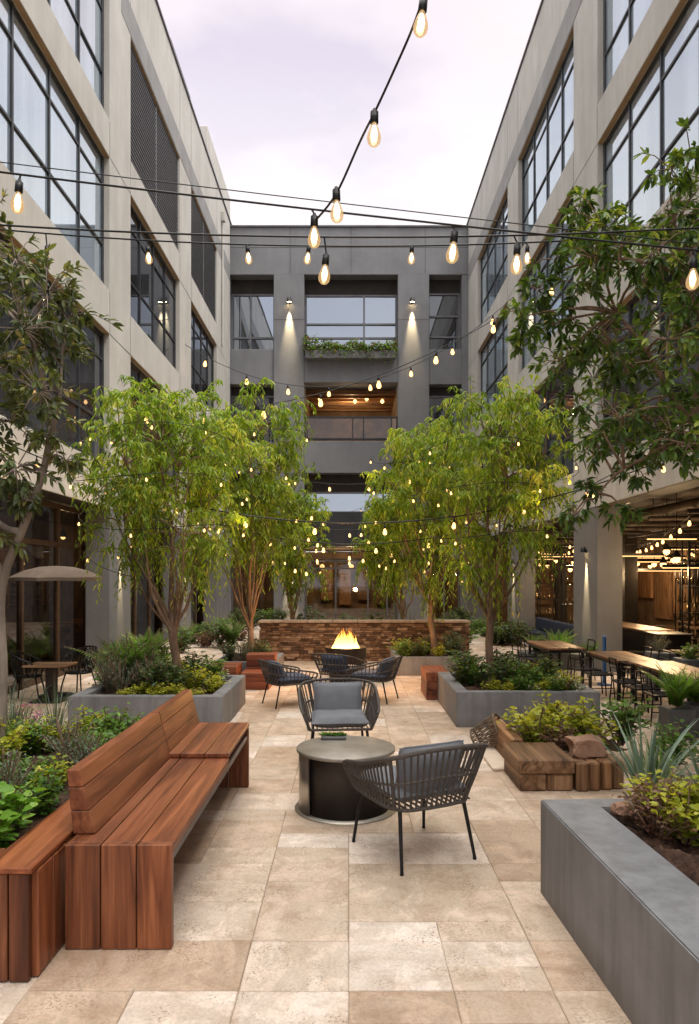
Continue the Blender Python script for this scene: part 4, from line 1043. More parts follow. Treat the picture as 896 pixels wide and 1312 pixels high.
for (x,y,rz,lab) in [
    (3.38,7.6,-92,'thin black metal chair on the court side of the nearest right table'),
    (3.36,8.05,-85,'thin black metal chair on the court side of the nearest right table'),
    (3.37,8.5,-95,'thin black metal chair on the court side of the nearest right table'),
    (3.27,9.2,-90,'thin black metal chair on the court side of the middle right table'),
    (3.26,9.65,-80,'thin black metal chair on the court side of the middle right table'),
    (4.02,9.3,95,'thin black metal chair on the restaurant side of the middle right table'),
    (4.0,9.8,85,'thin black metal chair on the restaurant side of the middle right table'),
    (4.2,8.0,90,'thin black metal chair on the restaurant side of the nearest right table'),
    (4.2,8.5,96,'thin black metal chair on the restaurant side of the nearest right table'),
    (2.84,10.8,-90,'thin black metal chair on the court side of the far right table'),
    (2.83,11.3,-84,'thin black metal chair on the court side of the far right table'),
    (3.6,10.9,92,'thin black metal chair between the far right table and the wide pier'),
    (3.25,11.85,180,'thin black metal chair at the far end of the far right table')]:
    if not spots: o=dc; o.location=(x,y,0); o.rotation_euler=(0,0,R(rz)); o['label']=lab
    else: o=dup(dc,(x,y,0),R(rz),lab)
    spots.append(o)
for k in range(14):
    x=4.75+.55*(k%4)+.1*(k//4); y=9.4+1.9*(k//4)+.5*(k%3)
    dup(dc,(x,y,0),R(random.uniform(0,360)),'black chair among the shadowy tables inside the right restaurant',group='chairs inside the restaurant')
for k,(x,y) in enumerate([(5.0,9.9),(6.2,11.5),(7.0,13.0),(5.9,16.6),(7.4,14.8),(8.2,16.5)]):
    dtable(f'dark table inside the right restaurant, {["close to the opening","in front of the column","in the middle of the room","behind the counter","near the panelled wall","at the back by the wall"][k]}',x-.3,x+.3,y-.4,y+.4)
m=MB(); p=at(790,0,10.9); m.tube([(3.75,10.3,.002),(3.75,10.3,.7)],.028,14); m.lathe([(0,.73),(.02,.725),(.029,.7)],(3.75,10.3,0),14); m.lathe([(0,0.001),(.1,.001),(.1,.02),(.036,.03)],(3.75,10.3,0),16); tag(m.build('blue_post','bluepaint'),'bright blue post standing by the wide grey pier','post')
m=thing('booth_seat','navy blue booth seat under the second right opening','seat',(4.3,15,0))
a=MB(); a.box(4.2,4.55,13.3,16.8,.0,.32,.03); a.build('seat','navy',m); a=MB(); a.box(4.47,4.58,13.3,16.8,.325,.62,.03); a.build('backrest','navy',m)

# ------------------------------------------------------------------ café set at left
uc=Vector((-3.87,9.3,0))
t=thing('parasol','small taupe canvas parasol over the café table on the left','umbrella',uc)
m=MB(); k=8; vs=[uc+Vector((0,0,1.735))]
ringz=[(.22,1.715),(.42,1.665),(.6,1.58)]
for (r,z) in ringz:
    for i in range(16):
        a=2*math.pi*i/16; rr_=r*(1 if i%2==0 else .955); vs.append(uc+Vector((rr_*math.cos(a),rr_*math.sin(a),z-(0 if i%2==0 else -.005))))
for i in range(16): vs.append(vs[33+i]+Vector((0,0,-.045)))
fs=[(0,1+i,1+(i+1)%16) for i in range(16)]
for j in range(3):
    for i in range(16): fs.append((1+j*16+i,1+(j+1)*16+i,1+(j+1)*16+(i+1)%16,1+j*16+(i+1)%16))
m.add(vs,fs,False); m.build('canopy','fabric',t)
m=MB(); m.tube([uc+Vector((0,0,.05)),uc+Vector((0,0,1.73))],.018,8); m.build('pole','bronze',t)
for i in range(8):
    a=2*math.pi*i/8; m=MB(); m.tube([uc+Vector((.02*math.cos(a),.02*math.sin(a),1.71)),uc+Vector((.59*math.cos(a),.59*math.sin(a),1.565))],.007,5); m.build('rib','bronze',t)
m=MB(); m.lathe([(0,.06),(.05,.055),(.22,.03),(.23,.0)],uc,24); m.build('base','black',t)
tcx=Vector((-3.82,9.0,0))
t=thing('bistro_table','small square café table with wooden top under the parasol','table',tcx)
m=MB(); m.box(tcx.x-.27,tcx.x+.27,tcx.y-.22,tcx.y+.22,.45,.475,.005); m.build('tabletop','woodblock',t)
m=MB(); m.box(tcx.x-.05,tcx.x+.05,tcx.y-.05,tcx.y+.05,.02,.449,.005); m.build('leg','drum',t)
m=MB(); m.box(tcx.x-.2,tcx.x+.2,tcx.y-.2,tcx.y+.2,0,.019,.005); m.build('base','black',t)
def cafechair(label):
    t=thing('cafe_chair',label,'chair',group='black ornate café chairs')
    m=MB(); m.lathe([(0,.3),(.17,.3),(.18,.31),(.17,.325),(0,.328)],(0,0,0),20); m.build('seat','black',t)
    for x,y in ((-.13,.13),(.13,.13),(-.13,-.13),(.13,-.13)):
        m=MB(); m.tube(smooth([(x*.9,y*.9,.3),(x*1.15,y*1.15,.15),(x*1.25,y*1.3,0)],3),.01,6); m.build('leg','black',t)
    m=MB(); arc=smooth([(-.2,.08,.5),(-.21,-.06,.56),(-.14,-.18,.62),(0,-.21,.64),(.14,-.18,.62),(.21,-.06,.56),(.2,.08,.5)],5); m.tube(arc,.012,6)
    for i in range(0,len(arc)-1,2):
        a=arc[i]; b_=Vector((a.x*.78,a.y*.78,.33)); m.tube(smooth([a,a.lerp(b_,.5)+Vector((.03,.0,0)),b_],3),.007,5); m.tube(smooth([a,a.lerp(b_,.5)-Vector((.03,.0,0)),b_],3),.007,5)
    m.build('backrest','black',t)
    for x in (-.2,.2):
        m=MB(); m.tube(smooth([(x,.08,.5),(x*.95,.14,.42),(x*.7,.12,.32)],3),.01,6); m.build('armrest','black',t)
    return t
cc=cafechair('black ornate café chair left of the small wooden table'); cc.location=(-4.13,9.05,0); cc.rotation_euler=(0,0,R(-80))
dup(cc,(-3.62,9.42,0),R(150),'black ornate café chair behind the small wooden table by the glass')

# ------------------------------------------------------------------ trees
def limb_pts(a,b_,bend,k=6,seed=0):
    a=Vector(a);b_=Vector(b_); d_=b_-a; out=[]
    side=Vector((math.sin(seed*1.7),math.cos(seed*2.3),.2)).normalized()
    for i in range(k+1):
        u=i/k; p=a.lerp(b_,u); p.z+= bend*math.sin(math.pi*u)*.5
        p+=side*math.sin(u*6+seed)*.035*d_.length*(1-u*.3)*min(1,u*3); out.append(p)
    return out
def willow(label,base,cen,rad,nclump,twigs,leafL,seed,trunk_h,stems=4,tr=.045):
    rn=random.Random(seed); rg=np.random.default_rng(seed)
    base=Vector(base); t=thing('tree',label,'tree',base); tk=MB(); cr=MB()
    fork=base+Vector((rn.uniform(-.04,.04),rn.uniform(-.04,.04),trunk_h))
    tk.tube(limb_pts(base-Vector((0,0,.06)),fork,0,5,seed),[tr*1.35,tr*1.1,tr,tr*.98,tr*.95,tr*.92],10)
    heads=[]
    for s_ in range(stems):
        a=6.283*s_/stems+rn.uniform(-.4,.4); ro=rn.uniform(.3,.72); q=Vector((cen[0]+math.cos(a)*rad[0]*ro,cen[1]+math.sin(a)*rad[1]*ro,cen[2]+rn.uniform(-.3,.15)*rad[2]))
        st0=base.lerp(fork,rn.uniform(.72,1)); d0=q-st0; k1=st0+Vector((d0.x*.42+rn.uniform(-.05,.05),d0.y*.42,d0.z*.28)); k2=st0+Vector((d0.x*.8+rn.uniform(-.07,.07),d0.y*.8,d0.z*.62)); pts=smooth([st0,k1,k2,q],3)[:8]+[q]; pts=[p+Vector((rn.gauss(0,.012),rn.gauss(0,.012),0)) if i else p for i,p in enumerate(pts)]; rr=[tr*rn.uniform(.36,.52)*(1-i/10.5) for i in range(len(pts))]
        tk.tube(pts,rr,8); heads.append((q,pts))
    # central leader
    q=Vector((cen[0],cen[1],cen[2]+.25*rad[2])); pts=limb_pts(fork-Vector((0,0,.05)),q,0,7,seed+9); tk.tube(pts,[tr*.75*(1-i/9.) for i in range(8)],8); heads.append((q,pts))
    P=[];D=[];Rn=[]
    for c in range(nclump):
        while True:
            v=Vector((rn.uniform(-1,1),rn.uniform(-1,1),rn.uniform(-1,1)))
            if .22<v.length<1: break
        v*= (.82+.28*noise.noise(v*2.1+Vector((seed,0,0))))
        zz=v.z
        wide=1.0-.1*max(0,zz)**2-.12*max(0,-zz)
        cpos=Vector((cen[0]+v.x*rad[0]*wide,cen[1]+v.y*rad[1]*wide,cen[2]+zz*rad[2]))
        h,pl=min(heads,key=lambda q_:(q_[0]-cpos).length)
        src=min(pl[2:],key=lambda p:(p-cpos).length+.5*max(0,p.z-cpos.z))
        tk.tube(limb_pts(src,cpos,.12,4,c),[.011,.009,.007,.005,.003],5,cap=False)
        bright=rn.gauss(0,.17)
        for k in range(twigs):
            a=rn.uniform(0,6.283); out_=Vector((math.cos(a),math.sin(a),rn.uniform(.2,.9)))*rn.uniform(.08,.26)
            out_+=Vector((v.x,v.y,.15))*.1
            L=rn.uniform(.12,.5)*rad[2]/1.3*(1.6 if zz<-.35 else .8); p0=cpos; pp=[]
            for i in range(8):
                u=i/7; pp.append(p0+out_*(1-(1-u)**2)*1.15+Vector((0,0,-L*u*u+.05*u)))
            if k%2==0: tk.tube([pp[0],pp[2],pp[4],pp[7]],[.003,.0026,.002,.0015],3,cap=False)
            nl=rn.randint(13,20)
            for i in range(nl):
                u=.15+.85*i/nl; q=u*7; i0=min(6,int(q)); p=pp[i0].lerp(pp[i0+1],q-i0)
                tan=(pp[i0+1]-pp[i0]).normalized(); aa=rn.uniform(0,6.283)
                sd=Vector((math.cos(aa),math.sin(aa),-.2)); d_=tan*.5+sd*.75+Vector((0,0,-.32))
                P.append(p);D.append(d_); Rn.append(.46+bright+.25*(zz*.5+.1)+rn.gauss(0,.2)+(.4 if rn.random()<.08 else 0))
    P=np.array(P);D=np.array(D);n=len(P)
    leaves(cr,P,D,leafL*.74*rg.uniform(.6,1.3,n),leafL*.2*rg.uniform(.8,1.2,n),np.array(Rn),droop=.22)
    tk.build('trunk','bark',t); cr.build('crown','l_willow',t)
    return t
willow('feathery willow tree in the left grey planter behind the bench',(-1.97,8.0,.3),(-2.12,8.0,2.72),(1.02,.98,1.36),135,8,.1,21,.72,11,.05)
willow('feathery willow tree in the small planter left of the stone wall',(-1.57,11.2,.25),(-1.6,11.2,3.3),(1.02,.95,1.72),135,8,.12,33,.6,10,.05)
willow('slim willow tree behind the left end of the stone wall',(-1.15,14.2,0),(-1.1,14.2,2.45),(.68,.6,1.25),70,8,.13,44,.8,6,.04)
willow('feathery willow tree in the right grey planter',(1.72,8.4,.3),(1.72,8.4,2.72),(1.0,.95,1.36),132,8,.1,55,.85,11,.048)
willow('feathery willow tree in the small planter before the stone wall on the right',(1.42,11.8,.25),(1.2,11.8,2.95),(.96,.9,1.7),125,8,.125,66,.9,9,.05)
willow('slim willow tree behind the right part of the stone wall',(1.1,14.4,0),(.95,14.4,2.45),(.78,.6,1.3),75,8,.13,77,.8,6,.04)
def broad(label,base,trunk,limbs,clumps,mat,leafL,leafW,seed,twigs,trad,bark='barkgrey',spread=.3):
    rn=random.Random(seed); rg=np.random.default_rng(seed)
    t=thing('tree',label,'tree',base); tk=MB(); cr=MB()
    sp_=smooth(trunk,4); n=len(sp_); tk.tube(sp_,[trad*(1-.6*i/n) for i in range(n)],10)
    lims=[sp_]
    for (pts,r0) in limbs:
        q=smooth(pts,4); lims.append(q); tk.tube(q,[r0*(1-.75*i/len(q)) for i in range(len(q))],8)
    P=[];D=[];Rn=[]
    for (c,sz,dens) in clumps:
        c=Vector(c); src=min((p for l in lims for p in l[len(l)//4:]),key=lambda p:(p-c).length)
        tk.tube(limb_pts(src,c,.08,4,rn.random()*9),[.012,.01,.008,.006,.004],5,cap=False)
        br=rn.gauss(0,.14)
        for k in range(int(twigs*dens)):
            v=Vector((rn.gauss(0,1),rn.gauss(0,1),rn.gauss(-.1,.8))).normalized()*sz*rn.uniform(.35,1.35)
            tip=c+v; mid=c+v*.55+Vector((0,0,.03))
            tk.tube([c+v*.1,mid,tip],[.0045,.0035,.002],4,cap=False)
            d0=(tip-mid).normalized()
            nl=rn.randint(8,13)
            for i in range(nl):
                u=i/nl; p=mid.lerp(tip,.25+.75*u) ; aa=rn.uniform(0,6.283)
                o=d0.orthogonal().normalized(); o=Matrix.Rotation(aa,3,d0)@o
                dd=d0*(.45+.5*u)+o*(1-.45*u)+Vector((0,0,.1-.2*rn.random()))
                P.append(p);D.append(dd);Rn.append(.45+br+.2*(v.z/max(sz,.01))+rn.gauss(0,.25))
    P=np.array(P);D=np.array(D);n=len(P)
    leaves(cr,P,D,leafL*rg.uniform(.65,1.2,n),leafW*rg.uniform(.75,1.2,n),np.array(Rn),oval=True,droop=.18)
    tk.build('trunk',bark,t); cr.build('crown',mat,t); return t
rn=random.Random(4)
cl=[]
for (px,py,Y,sz) in [(20,330,4.7,.34),(60,375,4.5,.3),(92,400,4.7,.22),(30,420,4.4,.32),(75,445,4.8,.26),(10,470,4.6,.3),(50,500,4.4,.28),(-40,350,4.9,.36),(-50,450,4.6,.36),(-60,540,4.8,.34),(15,540,4.9,.28),(-110,400,4.5,.36),(-100,500,5.1,.36),(-20,300,5.1,.3),(60,560,4.5,.2),(20,600,4.4,.22),(-30,610,4.7,.3),(85,590,4.6,.13),(30,640,4.5,.16),(-10,690,4.5,.16),(-80,320,4.8,.3)]:
    cl.append((at(px,py,Y),sz,1.0 if sz>.2 else .45))
broad('grey-trunked tree with olive leaves leaning in from the left edge',at(0,950,4.6),[at(0,960,4.6),at(3,860,4.6),at(0,780,4.6),at(8,730,4.6),at(32,670,4.6),at(55,605,4.6),at(64,550,4.6),at(58,500,4.6),at(40,430,4.6)],
    [([at(28,682,4.6),at(0,672,4.6),at(-40,620,4.7),at(-70,520,4.8)],.028),([at(60,570,4.6),at(75,520,4.5),at(80,450,4.6)],.02),([at(5,740,4.6),at(-20,690,4.5),at(-40,640,4.3)],.026)],cl,'l_olive',.076,.028,12,20,.037)
cl=[]
for k in range(76):
    px=rn.uniform(690,1040); py=rn.uniform(250,600)
    if (py-420)/330*-60+770>px+rn.uniform(0,70) : continue
    if px<760 and py>540: continue
    cl.append((at(px,py,rn.uniform(4.5,5.9)),rn.uniform(.2,.3),.8))
for (px,py,Y,sz,dn) in [(860,215,5.0,.2,.8),(885,195,5.1,.18,.8),(905,230,5.2,.3,1),(745,262,5.0,.13,.7),(735,300,5.1,.14,.7),(712,330,5.0,.15,.7),(690,370,5.1,.16,.8),(670,405,5.0,.13,.7),(672,430,5.1,.1,.6),(715,400,5.1,.2,.9),(745,370,5.0,.2,.9),(760,320,5.1,.2,.9),(725,460,5.1,.18,.8),(740,520,5.2,.16,.7),(760,570,5.1,.16,.6),(752,620,5.1,.13,.6),(735,660,5.1,.11,.6),(800,655,5.0,.12,.6),(815,600,5.2,.16,.5),(770,430,5.0,.26,1),(800,480,5.2,.26,1),(840,540,5.0,.26,1),(850,290,5.1,.26,1),(800,300,5.0,.2,.9),(820,360,5.2,.26,1),(880,330,4.9,.26,1)]:
    cl.append((at(px,py,Y),sz,dn))
broad('dense glossy-leaved tree reaching in from the right edge',(2.85,5.15,.2),[(2.85,5.15,.1),at(935,800,5.15),at(925,680,5.15),at(905,600,5.15),at(890,540,5.15),at(905,430,5.15),at(880,370,5.15),at(862,300,5.15)],
    [([at(890,540,5.15),at(860,505,5.1),at(830,450,5.0),at(790,400,5.0)],.03),([at(885,390,5.15),at(868,352,5.1),at(825,335,5.05),at(770,330,5.1)],.026),([at(905,600,5.15),at(860,580,5.1),at(800,600,5.1),at(760,640,5.1)],.02),([at(905,450,5.2),at(960,400,5.3),at(1000,330,5.3)],.03)],cl,'l_mag',.08,.029,15,14,.05,'bark')

# ------------------------------------------------------------------ plants
def proto_shrub(name,mat,h,r,n,L,W,oval,seed,stems=10,flower=None,upright=.3):
    rn=random.Random(seed); rg=np.random.default_rng(seed); st=MB(); lv=MB(); P=[];D=[];Rn=[]; tips=[]
    for s_ in range(stems):
        a=rn.uniform(0,6.283); rr=r*math.sqrt(rn.random()); tip=Vector((math.cos(a)*rr,math.sin(a)*rr,h*rn.uniform(.6,1)*(1-.35*(rr/r)**2)))
        pts=[Vector((tip.x*.1,tip.y*.1,-.02)),Vector((tip.x*.5,tip.y*.5,tip.z*.55)),tip]; st.tube(smooth(pts,3),[.006]*3+[.005]*2+[.003]*2 if False else .004,4,cap=False); tips.append(tip)
        nl=n//stems
        for i in range(nl):
            u=(i+rn.random())/nl; u=.15+.85*u; q=pts[0].lerp(pts[1],u*2) if u<.5 else pts[1].lerp(pts[2],u*2-1)
            aa=rn.uniform(0,6.283); D.append(Vector((math.cos(aa),math.sin(aa),upright+rn.uniform(-.2,.5)))); j=Vector((rn.gauss(0,1),rn.gauss(0,1),rn.gauss(0,.6)))*r*.13
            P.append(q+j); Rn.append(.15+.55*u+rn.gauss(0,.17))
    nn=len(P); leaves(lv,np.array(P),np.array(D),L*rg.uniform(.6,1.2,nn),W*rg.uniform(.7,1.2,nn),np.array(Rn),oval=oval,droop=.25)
    return ('shrub',name,st,lv,mat,tips,flower,seed)
def finish(spec,label,cat='plant',loc=(0,0,0)):
    _,name,st,lv,mat,tips,flower,seed=spec; t=thing(name,label,cat)
    st.build('stems','bark',t); lv.build('foliage',mat,t)
    if flower:
        f=MB(); rn=random.Random(seed)
        for tp in tips:
            for k in range(2):
                p=tp+Vector((rn.gauss(0,.02),rn.gauss(0,.02),rn.uniform(0,.03)))
                leaves(f,np.array([p]*5),np.array([(math.cos(q*1.257),math.sin(q*1.257),.5) for q in range(5)]),.018,.014,np.full(5,rn.random()),oval=False)
        f.build('blossom',flower,t)
    return t
def grass_proto(name,mat,h,n,spread,width,seed,curl=.5):
    rn=random.Random(seed); b=MB()
    for k in range(n):
        a=rn.uniform(0,6.283); L=h*rn.uniform(.55,1.1); lean=rn.uniform(.08,spread); d_=Vector((math.cos(a),math.sin(a),0)); s_=Vector((-d_.y,d_.x,0)); p0=d_*rn.uniform(0,.05); vs=[]
        for i in range(6):
            u=i/5; p=p0+d_*L*lean*(u**1.5)+Vector((0,0,L*(u-curl*lean*u*u))); wd=width*(1-u**2.2)*.5*(1 if i else .8)
            vs+= [p-s_*wd,p+s_*wd] if i<5 else [p]
        fs=[(2*i,2*i+1,2*i+3,2*i+2) for i in range(4)]+[(8,9,10)]; b.add(vs,fs,True,min(1,max(0,rn.gauss(.5,.22))))
    return (name,mat,b)
def fern_proto(name,mat,h,n,seed,llen=.06):
    rn=random.Random(seed); st=MB(); b=MB(); P=[];D=[];Rn=[];LL=[]
    for k in range(n):
        a=6.283*k/n+rn.uniform(-.3,.3); L=h*rn.uniform(.75,1.15); d_=Vector((math.cos(a),math.sin(a),0)); ln=rn.uniform(.35,.85)
        pts=[d_*L*ln*u**1.4+Vector((0,0,L*(u-.45*ln*u*u))) for u in [i/9 for i in range(10)]]; st.tube(pts,.003,4,cap=False); br=rn.gauss(.5,.15)
        for i in range(2,26):
            u=i/26; q=u*9; i0=int(q); p=pts[i0].lerp(pts[min(9,i0+1)],q-i0); tan=(pts[min(9,i0+1)]-pts[i0]).normalized(); sd=tan.cross(Vector((0,0,1))).normalized()
            for s_ in (-1,1): P.append(p);D.append(sd*s_+tan*.45);Rn.append(br+rn.gauss(0,.12));LL.append(llen*math.sin(math.pi*(.12+.86*u)**.8)+.012)
    leaves(b,np.array(P),np.array(D),np.array(LL),np.array(LL)*.26,np.array(Rn),up=np.tile(np.array([0,0,1.0]),(len(P),1)),droop=.2)
    return ('shrub',name,st,b,mat,[],None,seed)
PROTO={}
PROTO['broad']=[finish(proto_shrub('leafy_plant','l_bright',.3,.17,200,.075,.05,True,s_,9),'x') for s_ in (1,2)]
PROTO['green']=[finish(proto_shrub('shrub','l_green',.26,.17,420,.045,.024,True,s_,14),'x') for s_ in (3,4)]
PROTO['yellow']=[finish(proto_shrub('shrub','l_yellow',.22,.17,420,.038,.024,True,s_,14),'x') for s_ in (5,6)]
PROTO['dark']=[finish(proto_shrub('shrub','l_dark',.32,.19,420,.05,.026,True,s_,14),'x') for s_ in (7,)]
PROTO['rosemary']=[finish(proto_shrub('herb_bush','l_grey',.4,.17,900,.032,.006,False,s_,26,upright=.7),'x') for s_ in (8,9)]
PROTO['lavender']=[finish(proto_shrub('flowering_herb','l_grey',.3,.15,600,.03,.006,False,10,22,'petalp',upright=.7),'x')]
PROTO['white']=[finish(proto_shrub('flowering_plant','l_green',.18,.15,300,.035,.02,True,11,14,'petalw'),'x')]
PROTO['russet']=[finish(proto_shrub('shrub','l_red',.22,.16,320,.036,.02,True,12,14),'x')]
PROTO['fern']=[finish(fern_proto('fern',m_,.42,16,s_,.075),'x') for s_,m_ in ((13,'l_bright'),(14,'l_green'))]
def gfin(sp): 
    name,mat,b=sp; t=thing(name,'x','plant'); b.build('blades',mat,t); return t
PROTO['agave']=[gfin(grass_proto('spiky_plant','l_blue',.5,46,.85,.022,15,.35))]
PROTO['grass']=[gfin(grass_proto('grass_tuft','l_grey',.4,60,.9,.006,16,.5)),gfin(grass_proto('grass_tuft','l_green',.3,50,.9,.007,17,.5))]
used=set(); rp=random.Random(8)
def plant(kind,x,y,z,sc,label,group=None,rz=None):
    L=PROTO[kind]; p=L[rp.randrange(len(L))]
    if p.name not in used: used.add(p.name); o=p
    else: o=dup(p)
    o.location=(x,y,z); o.rotation_euler=(0,0,rp.uniform(0,6.28) if rz is None else rz); o.scale=(sc*rp.uniform(.9,1.1),sc*rp.uniform(.9,1.1),sc*rp.uniform(.9,1.12)); o['label']=label
    o['category']='plant'
    if group: o['group']=group
    elif 'group' in o: del o['group']
    return o
def bed(kinds,x0,x1,y0,y1,z,n,smin,smax,where,avoid=None):
    pts=[]; tries=0
    while len(pts)<n and tries<900:
        tries+=1; x=rp.uniform(x0,x1); y=rp.uniform(y0,y1)
        if avoid and (x-avoid[0])**2+(y-avoid[1])**2<.02: continue
        if all((x-a)**2+(y-b)**2>.028*smin*smin*1.2 for a,b in pts): pts.append((x,y))
    names={'broad':'broad-leaved bright green plant','green':'small mid-green shrub','yellow':'yellow-green shrub','dark':'dark green shrub','rosemary':'fine-leaved grey-green herb bush','lavender':'pink-flowered grey herb','white':'white-flowered low plant','russet':'russet-leaved shrub','fern':'arching green fern','agave':'blue-green spiky plant','grass':'wispy grass tuft'}
    for (x,y) in pts:
        k=rp.choice(kinds); lab=f'{names[k]} {where}'
        plant(k,x,y,z,rp.uniform(smin,smax)*1.22,lab,group=f'{names[k]}s {where}')
# left grey planter
W='in the left grey planter behind the bench'
bed(['rosemary','rosemary','fern'],-2.7,-2.2,7.6,8.5,.3,8,1.0,1.5,W); bed(['green','dark','yellow'],-2.2,-1.6,7.6,8.6,.3,9,.85,1.2,W,(-1.97,8)); bed(['yellow'],-2.45,-1.52,7.42,7.6,.3,7,.5,.75,W); bed(['yellow','white'],-1.62,-1.48,7.6,8.6,.3,6,.5,.8,W)
W='in the right grey planter under the tree'
bed(['green','yellow','dark','green'],1.35,2.45,7.85,8.8,.31,13,.85,1.25,W,(1.72,8.4)); bed(['green','yellow','white'],1.36,2.46,7.58,7.8,.31,11,.5,.8,W); bed(['russet','grass'],1.35,2.4,7.7,8.7,.31,4,.7,1,W,(1.72,8.4))
W='in the small planter before the stone wall on the right'
bed(['yellow','green','dark'],.9,1.8,11.4,12.3,.25,10,.7,1.1,W,(1.42,11.8))
W='in the small planter before the stone wall on the left'
bed(['green','dark','rosemary'],-1.9,-1.25,10.75,11.7,.25,8,.7,1.1,W,(-1.57,11.2))
W='in the timber planter at the lower left'
bed(['broad','broad','yellow'],-2.0,-1.52,3.02,3.5,.4,6,.65,.95,W); bed(['rosemary','lavender'],-2.6,-1.75,3.5,4.2,.4,8,.75,1.0,W); bed(['yellow','green','rosemary'],-1.85,-1.52,3.5,4.5,.4,8,.65,.95,W); bed(['yellow','green'],-2.3,-1.5,4.4,5.1,.4,10,.7,1.05,W); bed(['grass'],-2.5,-1.9,4.4,5.1,.4,4,.9,1.2,W); bed(['broad','dark'],-3.2,-2.4,3.0,4.2,.4,5,.9,1.2,W)
W='on the ground between the bench and the left grey planter'
bed(['green','yellow'],-2.1,-1.5,5.6,6.4,0,5,.6,.9,W); bed(['grass','lavender'],-3.6,-2.3,5.5,6.8,0,7,.8,1.2,W)
plant('yellow',1.6,6.0,.16,1.75,'bright yellow-green shrub on the left behind the low timber blocks at right'); plant('yellow',2.0,5.9,.16,1.9,'larger bright yellow-green shrub beside the red rock'); plant('green',2.35,6.1,.16,1.8,'mid-green shrub right of the yellow shrubs'); plant('russet',1.75,5.84,.16,1.0,'brownish low plant at the foot of the yellow shrubs')
plant('yellow',1.8,6.35,.16,1.6,'yellow-green shrub in the middle at the back of the low timber bed'); plant('green',2.6,5.6,.1,1.5,'mid-green shrub between the spiky plants and the table row')
plant('agave',2.02,4.75,.0,1.5,'tall blue-green spiky plant left of its neighbour behind the corner planter'); plant('agave',2.4,4.6,.0,1.35,'second blue-green spiky plant nearer the right edge'); plant('grass',2.3,5.2,0,1.9,'tall wispy grass tuft behind the spiky plants'); plant('dark',2.75,5.0,0,1.5,'dark shrub at the right edge behind the spiky plants')
W='in the corner planter at lower right'
bed(['russet','russet','yellow'],1.38,2.0,3.15,3.42,.42,9,.75,1.0,W); bed(['russet','yellow','broad'],1.66,2.3,2.95,3.3,.42,6,.85,1.15,W); plant('broad',1.5,2.45,.41,.35,'tiny seedling in the dark soil of the corner planter')
bed(['broad','dark'],2.2,3.3,1.4,3.2,.41,6,.7,1,'deep in the corner planter off to the right')
W='around the base of the wide right pier'
for (x,y,s_) in [(3.25,12.1,1.5),(3.6,12.0,1.7),(3.75,12.5,1.6),(3.35,12.6,1.4),(3.9,11.4,1.2)]: plant('fern',x,y,.25,s_*.72,f'lush arching fern {W}',f'ferns {W}')
t=thing('planter','long low dark pot holding the ferns by the wide right pier','planter',(3.5,12.3,0)); a=MB(); a.box(3.05,4.08,11.95,12.75,0,.26,.01); a.build('shell','pot',t)
W='at the foot of the second right pier'
bed(['dark','green'],3.3,4.0,15.8,17.3,0,6,1.3,1.8,W)
W='along the foot of the left building'
bed(['dark','green','fern'],-4.0,-3.3,10.6,13.4,0,9,1.0,1.5,W); bed(['dark','russet','fern'],-4.0,-2.6,14.2,18.5,0,10,1.2,1.7,W); bed(['fern','green'],-3.3,-2.7,9.4,10.2,0,4,1.0,1.3,W)
W='behind the stone wall'
bed(['green','dark','grass'],-1.5,2.2,13.75,14.3,0,16,1.9,2.6,W)
bed(['dark','green'],2.6,3.6,18.5,23,0,8,1.4,1.9,'in front of the far right corner'); bed(['dark','green'],-3.6,-2.2,19,23,0,8,1.4,1.9,'in front of the far left corner')
# conifer-like fronds over the near table and potted greens
def pot(label,x,y,h,r,kind,sc,plabel):
    t=thing('plant_pot',label,'planter',(x,y,0)); a=MB(); a.box(x-r,x+r,y-r,y+r,0,h,.01); a.build('shell','pot',t)
    plant(kind,x,y,h-.02,sc,plabel)
pot('square grey pot below the fronds at the right edge',3.25,6.95,.3,.13,'fern',1.15,'spreading fern fronds in the pot near the right edge'); pot('square grey pot behind the first frond pot at the right',3.5,7.05,.32,.13,'fern',1.1,'spreading fern fronds at the very right edge')
pot('dark square pot on the restaurant floor by the service station',4.5,10.15,.5,.16,'rosemary',.9,'upright herb bush in the dark pot by the restaurant'); pot('dark square pot at the right edge by the restaurant',4.55,9.35,.5,.16,'green',1.0,'round green shrub in the dark pot at the right edge')
# tiny succulents on the coffee table
t=thing('succulent_tray','shallow tray of tiny succulents on the far edge of the round table','plant',(-.12,5.08,.423)); a=MB(); a.box(-.2,-.02,5.03,5.12,.424,.445,.005); a.build('tray','pot',t)
a=MB(); 
for k in range(9): 
    c=np.array([-.19+.02*k,5.075+.02*(k%2),.444]); q=14; aa=rng.uniform(0,6.28,q); leaves(a,np.tile(c,(q,1)),np.stack([np.cos(aa),np.sin(aa),rng.uniform(.4,1.6,q)],1),.035+.02*(k%3==0),.014,rng.uniform(.2,1,q))
a.build('rosettes','l_green',t)
